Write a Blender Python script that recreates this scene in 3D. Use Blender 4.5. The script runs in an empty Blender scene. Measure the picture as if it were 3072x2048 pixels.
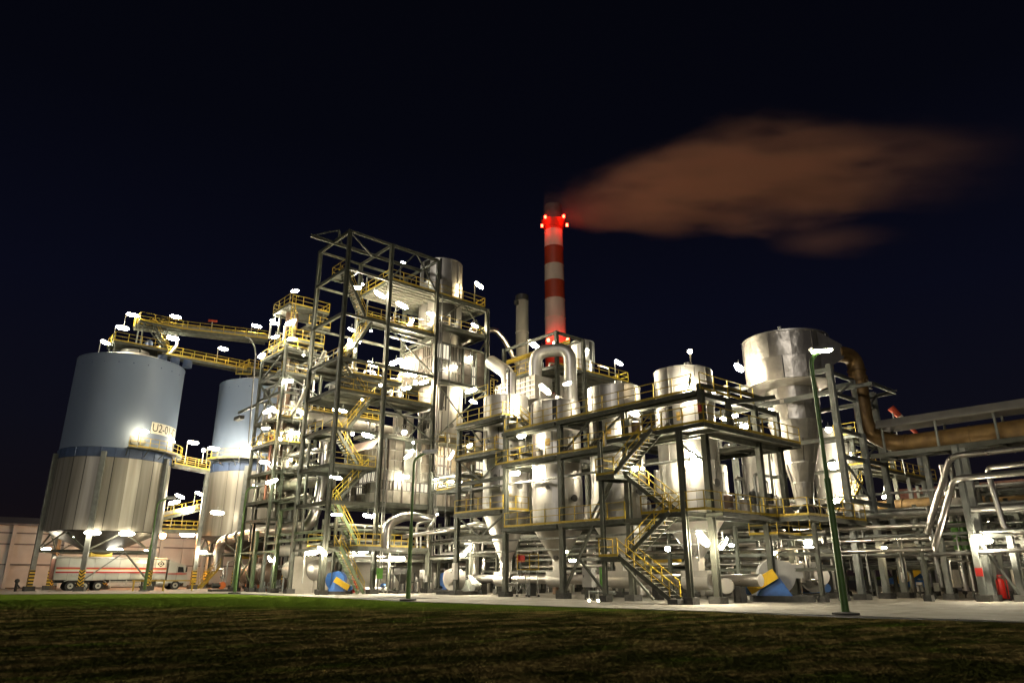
import bpy, math, random
import numpy as np
from mathutils import Vector, Matrix, Euler
random.seed(7)
R = math.radians
scene = bpy.context.scene

# ---------------------------------------------------------------- camera, sky, added fill light, exposure
cam_data = bpy.data.cameras.new('camera')
cam = bpy.data.objects.new('camera', cam_data)
scene.collection.objects.link(cam)
cam.location = (-35.39, -25.33, 1.6)
cam.rotation_euler = (R(90 + 18.297), 0, R(-41))
cam_data.sensor_width = 36.0
cam_data.lens = 24.84
cam_data.clip_end = 3000
scene.camera = cam

world = bpy.data.worlds.new('World')
scene.world = world
world.use_nodes = True
wn = world.node_tree
wn.nodes.clear()
w_out = wn.nodes.new('ShaderNodeOutputWorld')
w_bg = wn.nodes.new('ShaderNodeBackground')
w_tc = wn.nodes.new('ShaderNodeTexCoord')
w_sep = wn.nodes.new('ShaderNodeSeparateXYZ')
w_ramp = wn.nodes.new('ShaderNodeValToRGB')
el = w_ramp.color_ramp.elements
el[0].position = 0.0; el[0].color = (0.0085, 0.0050, 0.0050, 1)
el[1].position = 1.0; el[1].color = (0.0009, 0.0010, 0.0018, 1)
for pos, c in ((0.08, (0.0052, 0.0040, 0.0062)), (0.18, (0.0040, 0.0040, 0.0082)), (0.34, (0.0027, 0.0031, 0.0088)), (0.55, (0.0015, 0.0018, 0.0045))):
    e = el.new(pos); e.color = (*c, 1)
wn.links.new(w_tc.outputs['Generated'], w_sep.inputs[0])
wn.links.new(w_sep.outputs['Z'], w_ramp.inputs[0])
wn.links.new(w_ramp.outputs[0], w_bg.inputs[0])
wn.links.new(w_bg.outputs[0], w_out.inputs[0])
w_bg.inputs[1].default_value = 1.0

fill_sun_data = bpy.data.lights.new('fill_sun', 'SUN')  # added fill, stands for town glow and unseen lamps behind the camera
fill_sun_data.energy = 0.42
fill_sun_data.angle = R(12)
fill_sun_data.color = (1.0, 0.93, 0.83)
fill_sun = bpy.data.objects.new('fill_sun', fill_sun_data)
scene.collection.objects.link(fill_sun)
fill_sun.rotation_euler = Vector((0.80, 0.52, -0.34)).to_track_quat('-Z', 'Y').to_euler()
fill_sun.location = (-60, -40, 60)

vs = scene.view_settings
vs.view_transform = 'Standard'; vs.look = 'None'; vs.exposure = 0.0; vs.gamma = 1.0
vs.use_curve_mapping = False
cy = scene.cycles
cy.use_denoising = True
cy.max_bounces = 5; cy.diffuse_bounces = 2; cy.glossy_bounces = 3; cy.transmission_bounces = 2; cy.volume_bounces = 2
cy.sample_clamp_indirect = 3.0
cy.caustics_reflective = False; cy.caustics_refractive = False
cy.use_light_tree = True
cy.volume_step_rate = 2.0

# ---------------------------------------------------------------- materials
MATS = {}
def mat(name, color, rough=0.5, metal=0.0, noise=0.0, scale=3.0, stretch=(1, 1, 1), rnd=0.0, bump=0.0, bscale=20.0, color2=None, emit=0.0, coord='Object'):
    m = bpy.data.materials.new(name); m.use_nodes = True
    nt = m.node_tree; b = nt.nodes['Principled BSDF']
    b.inputs['Base Color'].default_value = (*color, 1)
    b.inputs['Roughness'].default_value = rough
    b.inputs['Metallic'].default_value = metal
    if emit:
        b.inputs['Emission Color'].default_value = (*color, 1)
        b.inputs['Emission Strength'].default_value = emit
    if noise or bump or rnd:
        tc = nt.nodes.new('ShaderNodeTexCoord'); mp = nt.nodes.new('ShaderNodeMapping')
        geo = nt.nodes.new('ShaderNodeNewGeometry')
        nt.links.new(geo.outputs['Position'] if coord == 'World' else tc.outputs[coord], mp.inputs[0])
        mp.inputs['Scale'].default_value = stretch
        oi = nt.nodes.new('ShaderNodeObjectInfo')
        sh = nt.nodes.new('ShaderNodeVectorMath'); sh.operation = 'MULTIPLY_ADD'
        comb = nt.nodes.new('ShaderNodeCombineXYZ')
        for i in range(3): nt.links.new(oi.outputs['Random'], comb.inputs[i])
        sh.inputs[1].default_value = (37, 53, 71)
        nt.links.new(comb.outputs[0], sh.inputs[0]); nt.links.new(mp.outputs[0], sh.inputs[2])
        nz = nt.nodes.new('ShaderNodeTexNoise'); nz.inputs['Scale'].default_value = scale
        nz.inputs['Detail'].default_value = 5
        nt.links.new(sh.outputs[0], nz.inputs['Vector'])
        mr = nt.nodes.new('ShaderNodeMapRange')
        mr.inputs[1].default_value = 0.3; mr.inputs[2].default_value = 0.7
        nt.links.new(nz.outputs[0], mr.inputs[0])
        mix = nt.nodes.new('ShaderNodeMix'); mix.data_type = 'RGBA'
        c2 = color2 if color2 else tuple(c * (1 - noise) for c in color)
        mix.inputs[6].default_value = (*color, 1); mix.inputs[7].default_value = (*c2, 1)
        nt.links.new(mr.outputs[0], mix.inputs[0])
        src = mix.outputs[2]
        if rnd:
            mr2 = nt.nodes.new('ShaderNodeMapRange')
            mr2.inputs[3].default_value = 1 - rnd; mr2.inputs[4].default_value = 1.0
            nt.links.new(oi.outputs['Random'], mr2.inputs[0])
            mm = nt.nodes.new('ShaderNodeVectorMath'); mm.operation = 'SCALE'
            nt.links.new(src, mm.inputs[0]); nt.links.new(mr2.outputs[0], mm.inputs['Scale'])
            src = mm.outputs[0]
        if noise or rnd: nt.links.new(src, b.inputs['Base Color'])
        mrr = nt.nodes.new('ShaderNodeMapRange')
        mrr.inputs[3].default_value = max(0.05, rough - 0.08); mrr.inputs[4].default_value = min(1, rough + 0.14)
        nt.links.new(nz.outputs[0], mrr.inputs[0]); nt.links.new(mrr.outputs[0], b.inputs['Roughness'])
        if bump:
            n2 = nt.nodes.new('ShaderNodeTexNoise'); n2.inputs['Scale'].default_value = bscale
            n2.inputs['Detail'].default_value = 3
            nt.links.new(sh.outputs[0], n2.inputs['Vector'])
            bp = nt.nodes.new('ShaderNodeBump'); bp.inputs['Strength'].default_value = bump; bp.inputs['Distance'].default_value = 0.13 if bump >= .6 else 0.05
            nt.links.new(n2.outputs[0], bp.inputs['Height']); nt.links.new(bp.outputs[0], b.inputs['Normal'])
    MATS[name] = m
    return m

mat('steel', (0.150, 0.154, 0.122), 0.42, 0.1, 0.45, 2.0, rnd=0.35, coord='World')
mat('steel_green_lit', (0.19, 0.26, 0.13), 0.4, 0.1, 0.35, 2.0, rnd=0.2, coord='World')  # steel with greenish lamp light put into its colour
mat('steel_grey', (0.24, 0.25, 0.23), 0.42, 0.2, 0.35, 2.0, rnd=0.3, coord='World')
mat('galv', (0.52, 0.52, 0.49), 0.38, 0.6, 0.3, 4.0, rnd=0.2)
mat('yellow', (0.62, 0.43, 0.035), 0.45, 0.0, 0.25, 4.0, rnd=0.25, coord='World')
mat('alu', (0.80, 0.76, 0.70), 0.40, 0.9, 0.22, 1.2, (1, 1, 0.12), rnd=0.16, bump=0.10, bscale=1.6)
mat('alu_dull', (0.58, 0.54, 0.48), 0.48, 0.7, 0.35, 0.9, (1, 1, 0.25), rnd=0.2, bump=0.14, bscale=2.0)
mat('alu_crumple', (0.78, 0.73, 0.66), 0.36, 0.9, 0.25, 1.5, rnd=0.25, bump=0.7, bscale=1.1)
mat('cone', (0.60, 0.57, 0.52), 0.42, 0.6, 0.2, 1.5, rnd=0.08, bump=0.05, bscale=3)
mat('pipe_alu', (0.70, 0.66, 0.62), 0.28, 1.0, 0.2, 1.5, rnd=0.2, coord='World')
mat('pipe_grey', (0.30, 0.29, 0.27), 0.4, 0.6, 0.4, 1.5, rnd=0.3, coord='World')
mat('dark', (0.035, 0.033, 0.030), 0.5, 0.2, 0.4, 3.0, rnd=0.3)
mat('rust', (0.27, 0.165, 0.058), 0.5, 0.4, 0.5, 1.3, rnd=0.1, color2=(0.14, 0.08, 0.03), coord='World')
mat('rustred', (0.30, 0.12, 0.08), 0.6, 0.1, 0.5, 2.0, rnd=0.2)
mat('boiler', (0.30, 0.20, 0.14), 0.45, 0.5, 0.5, 1.5, rnd=0.1)
mat('silo_blue', (0.185, 0.235, 0.335), 0.55, 0.0, 0.14, 0.25, (1, 1, 0.5), rnd=0.03, coord='World')
mat('band_blue', (0.07, 0.11, 0.22), 0.5, 0.0, 0.3, 1.0, rnd=0.2)
mat('silo_clad', (0.46, 0.43, 0.375), 0.42, 0.4, 0.55, 0.55, (2.5, 2.5, 0.12), rnd=0.2, color2=(0.25, 0.225, 0.185), coord='World')
mat('concrete', (0.36, 0.33, 0.28), 0.8, 0.0, 0.35, 0.7, rnd=0.14, bump=0.12, bscale=9, coord='World')
mat('concrete_dark', (0.11, 0.105, 0.095), 0.85, 0.0, 0.45, 3, rnd=0.3, bump=0.2, bscale=20)
mat('stack_grey', (0.20, 0.185, 0.16), 0.7, 0.0, 0.4, 0.6, (1, 1, .3), coord='World')
mat('asphalt', (0.30, 0.26, 0.23), 0.85, 0.0, 0.3, 0.5, bump=0.1, bscale=30, coord='World')
mat('joint', (0.05, 0.046, 0.04), 0.9)
mat('wall_clad', (0.56, 0.53, 0.50), 0.5, 0.0, 0.2, 0.5, rnd=0.08, coord='World')
mat('wall_rail', (0.13, 0.115, 0.12), 0.5, rnd=0.1)
mat('bldg_panel', (0.40, 0.355, 0.29), 0.55, 0.1, 0.5, 1.2, rnd=0.3, color2=(0.19, 0.165, 0.13), coord='World')
mat('bldg_dark', (0.16, 0.125, 0.10), 0.55, 0.1, 0.4, 1.5, rnd=0.3, coord='World')
mat('glass_panel', (0.13, 0.12, 0.095), 0.28, 0.0, 0.4, 1.0, rnd=0.5, coord='World')
mat('bldg_inner', (0.50, 0.47, 0.40), 0.7, 0.0, 0.5, 0.8, coord='World')
mat('corrugated', (0.42, 0.30, 0.25), 0.5, 0.2, 0.3, 1.0, rnd=0.05)
mat('deck_under', (0.24, 0.23, 0.185), 0.5, 0.3, 0.3, 1.5, rnd=0.2, coord='World')
mat('deck', (0.17, 0.17, 0.14), 0.6, 0.3, 0.4, 4, rnd=0.2, coord='World')
mat('blue', (0.045, 0.16, 0.50), 0.35, 0.0, 0.25, 4, rnd=0.1)
mat('belt_yellow', (0.80, 0.50, 0.03), 0.38, 0.0, 0.15, 4)
mat('fan_grey', (0.62, 0.60, 0.56), 0.4, 0.25, 0.2, 2, rnd=0.1)
mat('red', (0.55, 0.018, 0.012), 0.35, 0.0, 0.2, 5)
mat('signal_red', (0.50, 0.062, 0.018), 0.55, 0.0, 0.2, 0.4, coord='World')
mat('signal_white', (0.80, 0.66, 0.50), 0.6, 0.0, 0.25, 0.5, (1, 1, 0.3), coord='World')
mat('chimney_top', (0.12, 0.11, 0.10), 0.7, 0.0, 0.3, 1)
mat('white', (0.78, 0.77, 0.74), 0.4, 0.0, 0.1, 2)
mat('truck_body', (0.50, 0.51, 0.47), 0.35, 0.25, 0.15, 1.0, rnd=0.12, coord='World')
mat('truck_red', (0.42, 0.03, 0.03), 0.4)
mat('rubber', (0.022, 0.021, 0.020), 0.75)
mat('glass_dark', (0.02, 0.022, 0.025), 0.08)
mat('black', (0.012, 0.012, 0.012), 0.5)
mat('orange', (0.7, 0.16, 0.02), 0.5)
mat('pipe_green', (0.09, 0.24, 0.035), 0.4)
mat('pole_green', (0.105, 0.20, 0.055), 0.35, 0.1, 0.25, 3)
mat('gallery_roof', (0.17, 0.16, 0.145), 0.5, 0.1, 0.3, 1.0, coord='World')
mat('sign_cream', (0.74, 0.70, 0.60), 0.5)
mat('brown', (0.38, 0.235, 0.055), 0.5, 0, 0.2, 3)

def emat(name, color, strength):
    m = bpy.data.materials.new(name); m.use_nodes = True
    nt = m.node_tree; nt.nodes.clear()
    o = nt.nodes.new('ShaderNodeOutputMaterial'); e = nt.nodes.new('ShaderNodeEmission')
    e.inputs[0].default_value = (*color, 1); e.inputs[1].default_value = strength
    nt.links.new(e.outputs[0], o.inputs[0]); MATS[name] = m
emat('lamp', (1.0, 0.89, 0.65), 210)
emat('lamp_big', (1.0, 0.89, 0.65), 500)
emat('lamp_warm', (1.0, 0.80, 0.47), 200)
emat('lamp_cool', (0.98, 0.95, 0.74), 210)
emat('lamp_green', (0.90, 1.0, 0.62), 75)
emat('lamp_soft', (1.0, 0.89, 0.64), 75)
emat('lamp_dim', (1.0, 0.92, 0.74), 30)
emat('lamp_sodium', (1.0, 0.36, 0.09), 750)
emat('lamp_red', (1.0, 0.018, 0.008), 60)
emat('lamp_red_low', (1.0, 0.018, 0.008), 130)
emat('window_lit', (1.0, 0.90, 0.66), 1.1)

# ---------------------------------------------------------------- mesh building
class MB:
    def __init__(s): s.v = []; s.f = []
    def add(s, vs, fs):
        n = len(s.v); s.v += [tuple(v) for v in vs]; s.f += [tuple(i + n for i in f) for f in fs]; return s
    def box(s, c, d, rz=0.0, m=None):
        x, y, z = d[0] / 2, d[1] / 2, d[2] / 2
        vs = [Vector((a * x, b * y, e * z)) for a in (-1, 1) for b in (-1, 1) for e in (-1, 1)]
        M = Matrix.Translation(Vector(c)) @ (m if m is not None else Matrix.Rotation(rz, 4, 'Z'))
        return s.add([M @ v for v in vs], [(0, 1, 3, 2), (4, 6, 7, 5), (0, 4, 5, 1), (2, 3, 7, 6), (0, 2, 6, 4), (1, 5, 7, 3)])
    def bb(s, a, b):
        return s.box([(a[i] + b[i]) / 2 for i in range(3)], [abs(b[i] - a[i]) for i in range(3)])
    def bar(s, p, q, w, d=None, up=(0, 0, 1)):
        M = frame(p, q, up); L = (Vector(q) - Vector(p)).length; d = d or w
        vs = [M @ Vector((a * w / 2, b * d / 2, e * L)) for a in (-1, 1) for b in (-1, 1) for e in (0, 1)]
        return s.add(vs, [(0, 1, 3, 2), (4, 6, 7, 5), (0, 4, 5, 1), (2, 3, 7, 6), (0, 2, 6, 4), (1, 5, 7, 3)])
    def tube(s, path, r, n=12, caps=True):
        pts = [Vector(p) for p in path]; N = len(pts)
        rr = r if isinstance(r, (list, tuple)) else [r] * N
        d0 = (pts[1] - pts[0]).normalized()
        ref = Vector((0, 0, 1)) if abs(d0.z) < 0.9 else Vector((1, 0, 0))
        x = d0.cross(ref).normalized(); base = len(s.v)
        for i, p in enumerate(pts):
            if i == 0: t = pts[1] - pts[0]
            elif i == N - 1: t = pts[-1] - pts[-2]
            else: t = (pts[i + 1] - p).normalized() + (p - pts[i - 1]).normalized()
            t.normalize(); x = (x - t * x.dot(t)).normalized(); y = t.cross(x)
            k = 1.0
            if 0 < i < N - 1:
                c = (p - pts[i - 1]).normalized().dot(t); k = 1 / max(c, 0.5)
            for j in range(n):
                a = 2 * math.pi * j / n
                s.v.append(tuple(p + (x * math.cos(a) + y * math.sin(a)) * rr[i]))
        for i in range(N - 1):
            for j in range(n):
                a, b = base + i * n + j, base + i * n + (j + 1) % n
                s.f.append((a, b, b + n, a + n))
        if caps:
            s.f.append(tuple(base + j for j in reversed(range(n)))); s.f.append(tuple(base + (N - 1) * n + j for j in range(n)))
        return s
    def lathe(s, prof, n=32, c=(0, 0, 0), a0=0.0, a1=2 * math.pi, caps=True):
        full = abs(a1 - a0 - 2 * math.pi) < 1e-6; m = n if full else n + 1; base = len(s.v)
        for r, z in prof:
            for j in range(m):
                a = a0 + (a1 - a0) * j / n
                s.v.append((c[0] + r * math.cos(a), c[1] + r * math.sin(a), c[2] + z))
        for i in range(len(prof) - 1):
            for j in range(n):
                p, q = base + i * m + j, base + i * m + (j + 1) % m
                s.f.append((p, q, q + m, p + m))
        if full and caps:
            if prof[0][0] > 1e-4: s.f.append(tuple(base + j for j in reversed(range(m))))
            if prof[-1][0] > 1e-4: s.f.append(tuple(base + (len(prof) - 1) * m + j for j in range(m)))
        return s
    def prism(s, poly, lo, hi, axis='y'):
        n = len(poly)
        def mk(a, b, t): return (a, t, b) if axis == 'y' else ((t, a, b) if axis == 'x' else (a, b, t))
        vs = [mk(a, b, lo) for a, b in poly] + [mk(a, b, hi) for a, b in poly]
        return s.add(vs, [tuple(range(n)), tuple(reversed(range(n, 2 * n)))] + [(i, i + n, (i + 1) % n + n, (i + 1) % n) for i in range(n)])
    def mesh(s, name, m=None, smooth=None):
        me = bpy.data.meshes.new(name); me.from_pydata(s.v, [], s.f); me.update()
        if m: me.materials.append(MATS[m])
        if smooth is not None:
            me.polygons.foreach_set('use_smooth', [True] * len(me.polygons)); me.set_sharp_from_angle(angle=R(smooth))
        return me

def frame(p, q, up=(0, 0, 1)):
    p, q = Vector(p), Vector(q); z = (q - p).normalized(); up = Vector(up)
    if abs(z.dot(up)) > 0.98: up = Vector((0, 1, 0)) if abs(z.z) > 0.7 else Vector((0, 0, 1))
    y = (up - z * up.dot(z)).normalized(); x = y.cross(z)
    M = Matrix((x, y, z)).transposed().to_4x4(); M.translation = p
    return M

COL = scene.collection
def link(name, data, parent=None):
    o = bpy.data.objects.new(name, data); COL.objects.link(o)
    if parent: o.parent = parent
    return o
def thing(name, label, cat, loc=(0, 0, 0), group=None, kind=None, rz=0.0):
    o = link(name, None); o.location = loc; o.rotation_euler = (0, 0, rz); o.empty_display_size = 0.3
    o['label'] = label; o['category'] = cat
    if group: o['group'] = group
    o['kind'] = kind or 'thing'
    return o
def tag(o, label, cat=None, group=None, kind=None):
    o['label'] = label
    if cat: o['category'] = cat
    if group: o['group'] = group
    if kind: o['kind'] = kind
    return o
def part(name, mb, m, parent, smooth=None, world=True):
    """mesh part; mb is in world coordinates when world is true (parent roots are unrotated Empties)"""
    me = mb.mesh(name, m, smooth); o = link(name, me, parent)
    if world:
        b = rootloc(parent); o.location = -b
    return o
def rootloc(o):
    while o.parent: o = o.parent
    return Vector(o.location)
UNIT = {}
def unit(shape, m):
    k = (shape, m)
    if k in UNIT: return UNIT[k]
    b = MB()
    if shape == 'H':
        w, t = 0.5, 0.07
        poly = [(-w, -.5), (w, -.5), (w, -.5 + .09), (t, -.5 + .09), (t, .5 - .09), (w, .5 - .09), (w, .5), (-w, .5), (-w, .5 - .09), (-t, .5 - .09), (-t, -.5 + .09), (-w, -.5 + .09)]
        b.prism(poly, 0, 1, 'z')
    elif shape == 'B': b.box((0, 0, .5), (1, 1, 1))
    elif shape == 'C': b.lathe([(.5, 0), (.5, 1)], 14)
    me = b.mesh('section_' + shape.lower(), m, 35 if shape == 'C' else None)
    UNIT[k] = me; return me
def member(name, parent, p, q, w, d=None, m='steel', shape='H', up=(0, 0, 1)):
    d = d or w; o = link(name, unit(shape, m), parent)
    L = (Vector(q) - Vector(p)).length
    M = frame(p, q, up) @ Matrix.Diagonal((w, d, L, 1)); M.translation = Vector(p) - rootloc(parent)
    o.matrix_local = M
    return o
def column(parent, u, v, z0, z1, w=0.30, m='steel', foot=True, d=None):
    member('column', parent, (u, v, z0 + (0.38 if foot else 0)), (u, v, z1), w, d or w, m, 'H', (1, 0, 0))
    if foot:
        o = link('footing', unit('B', 'concrete_dark'), parent)
        M = Matrix.Diagonal((w * 2.2, w * 2.2, 0.42, 1)); M.translation = Vector((u, v, z0 + .005)) - rootloc(parent); o.matrix_local = M
def beam(parent, p, q, d=0.30, w=0.16, m='steel', name='beam'): return member(name, parent, p, q, w, d, m, 'H')
def brace(parent, p, q, w=0.11, m='steel'): return member('brace', parent, p, q, w, w, m, 'B')
POST = {}
def railing(parent, pts, closed=False, h=1.1, step=1.5, m='yellow', toe=True):
    mb = MB(); P = [Vector(p) for p in pts]
    if closed: P.append(P[0].copy())
    for a, b in zip(P, P[1:]):
        for k in (h, h * 0.55): mb.bar(a + Vector((0, 0, k)), b + Vector((0, 0, k)), 0.045)
        if toe: mb.bar(a + Vector((0, 0, 0.09)), b + Vector((0, 0, 0.09)), 0.02, 0.15)
    r = part('railing', mb, m, parent)
    if (h, m) not in POST: POST[(h, m)] = MB().box((0, 0, h / 2), (0.055, 0.055, h)).mesh('post', m)
    for i, (a, b) in enumerate(zip(P, P[1:])):
        L = (b - a).length; n = max(1, round(L / step))
        for k in range(n + (1 if (i == len(P) - 2 and not closed) else 0)):
            o = link('post', POST[(h, m)], r); o.location = a.lerp(b, k / n)
    return r
def deck(parent, u0, v0, u1, v1, z, m='deck', edge=0.24, rail='', joist=2.0, gap=None):
    """grating deck with edge channels; rail lists the sides with a railing: W (u0) E (u1) S (v0) N (v1)"""
    part('deck', MB().bb((u0, v0, z - 0.05), (u1, v1, z)), m, parent)
    e = edge
    for a, b in (((u0, v0), (u1, v0)), ((u0, v1), (u1, v1)), ((u0, v0), (u0, v1)), ((u1, v0), (u1, v1))):
        beam(parent, (*a, z - 0.06 - e / 2), (*b, z - 0.06 - e / 2), e, 0.12)
    n = int((v1 - v0) / joist)
    for k in range(1, n):
        vv = v0 + (v1 - v0) * k / n
        beam(parent, (u0, vv, z - 0.15), (u1, vv, z - 0.15), 0.16, 0.09, name='joist')
    segs = {'W': ((u0, v1), (u0, v0)), 'S': ((u0, v0), (u1, v0)), 'E': ((u1, v0), (u1, v1)), 'N': ((u1, v1), (u0, v1))}
    run = []
    for k in 'WSEN':
        if k in rail:
            a, b = segs[k]
            if run and run[-1] == a: run.append(b)
            else:
                if len(run) > 1: railing(parent, [(*p, z) for p in run])
                run = [a, b]
    if len(run) > 1: railing(parent, [(*p, z) for p in run])
def stair(parent, p, q, width, side, m='steel', rail='yellow', under='deck_under'):
    """flight from p (bottom) to q (top); side = horizontal vector across"""
    p, q = Vector(p), Vector(q); s = Vector(side).normalized() * width
    mb = MB()
    for k in (0, 1): mb.bar(p + s * k, q + s * k, 0.06, 0.26)
    st = part('stair', mb, m, parent)
    n = max(3, round((q.z - p.z) / 0.22)); d = (q - p); hz = Vector((d.x, d.y, 0)).normalized()
    key = ('tread', round(width, 2), round(abs(hz.x)), under)
    if key not in UNIT:
        dims = (width - 0.06, 0.26, 0.035) if abs(hz.y) > abs(hz.x) else (0.26, width - 0.06, 0.035)
        UNIT[key] = MB().box((0, 0, 0), dims).mesh('tread', under)
    for k in range(1, n):
        o = link('tread', UNIT[key], st); o.location = p + d * (k / n) + s * 0.5
    if rail:
        hb = MB()
        for k in (0, 1):
            a, b = p + s * k, q + s * k
            for h in (1.0, 0.55): hb.bar(a + Vector((0, 0, h)), b + Vector((0, 0, h)), 0.045)
            m_ = max(2, round(d.length / 1.4))
            for j in range(m_ + 1):
                c = a.lerp(b, j / m_); hb.bar(c, c + Vector((0, 0, 1.0)), 0.05)
        part('handrail', hb, rail, st).location = (0, 0, 0)
    return st
def elbow(pts, r, seg=5):
    """polyline with rounded bends"""
    P = [Vector(p) for p in pts]; out = [P[0]]
    for i in range(1, len(P) - 1):
        a, b, c = P[i - 1], P[i], P[i + 1]
        d = min(r, (b - a).length * 0.48, (c - b).length * 0.48)
        s, e = b + (a - b).normalized() * d, b + (c - b).normalized() * d
        for k in range(seg + 1):
            t = k / seg; out.append(s * (1 - t) ** 2 + b * 2 * t * (1 - t) + e * t * t)
    out.append(P[-1]); return out
def pipe(name, label, cat, pts, r, m='pipe_alu', bend=None, flange=(), parent=None, n=14):
    """a run of pipe: one thing (or a part of parent); flange rings are its parts"""
    path = elbow(pts, bend or r * 2.2)
    mb = MB().tube(path, r, n)
    if parent: return part(name, mb, m, parent, 40)
    b = Vector(pts[0]); t = thing(name, label, cat, b)
    part('pipe_run', mb, m, t, 40)
    for (k, rr, L) in flange:
        # k is a fraction along the path
        ds = [0]
        for a, c in zip(path, path[1:]): ds.append(ds[-1] + (c - a).length)
        x = k * ds[-1]
        for i in range(len(path) - 1):
            if ds[i + 1] >= x:
                dr = (path[i + 1] - path[i]).normalized(); pos = path[i] + dr * (x - ds[i]); break
        part('flange', MB().tube([pos - dr * L / 2, pos + dr * L / 2], rr, n), m, t, 40)
    return t
def panels(parent, c, z0, r0, z1, r1, n, m, a_off=0.0, name='cladding_panel', seam=0.02, gap=0.018):
    """one course of curved cladding sheets round an axis at c"""
    b = MB(); K = 4; da = 2 * math.pi / n; g = gap / max(r0, r1, .3)
    for j in range(K + 1):
        a = -da / 2 + g + (da - 2 * g) * j / K
        b.v += [(r0 * math.cos(a), r0 * math.sin(a), z0 + .006), (r1 * math.cos(a), r1 * math.sin(a), z1 - .006)]
    for j in range(K): b.f.append((2 * j, 2 * j + 2, 2 * j + 3, 2 * j + 1))
    a = da / 2
    if seam:
        for rr0, rr1, aa in ((r0 - .03, r1 - .03, a - g * 1.6), (r0 + seam, r1 + seam, a - g * 1.2), (r0 + seam, r1 + seam, a + g * 1.2), (r0 - .03, r1 - .03, a + g * 1.6)):
            b.v += [(rr0 * math.cos(aa), rr0 * math.sin(aa), z0 + .006), (rr1 * math.cos(aa), rr1 * math.sin(aa), z1 - .006)]
        k = 2 * (K + 1)
        for j in range(3): b.f.append((k + 2 * j, k + 2 * j + 2, k + 2 * j + 3, k + 2 * j + 1))
    me = b.mesh(name, m, 30)
    base = rootloc(parent)
    for i in range(n):
        o = link(name, me, parent); o.location = Vector((c[0], c[1], 0)) - base
        o.rotation_euler = (random.uniform(-.004, .004), random.uniform(-.004, .004), i * da + a_off)
def ring(parent, c, r, z, h=0.12, t=0.03, m='alu', name='band', n=36):
    mb = MB().lathe([(r - .05, z - h / 2), (r + t, z - h / 2), (r + t, z + h / 2), (r - .05, z + h / 2)], n, (c[0], c[1], 0), caps=False)
    return part(name, mb, m, parent, 35)
def text_mesh(s, h, font_scale=1.0):
    """flat lettering as a mesh, height h, centred, in the XY plane"""
    cu = bpy.data.curves.new('lettering', 'FONT'); cu.body = s; cu.size = h; cu.align_x = 'CENTER'; cu.align_y = 'CENTER'
    cu.extrude = 0.004
    o = bpy.data.objects.new('tmp', cu); COL.objects.link(o)
    dg = bpy.context.evaluated_depsgraph_get(); dg.update()
    me = bpy.data.meshes.new_from_object(o.evaluated_get(dg)); bpy.data.objects.remove(o)
    return me

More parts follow.
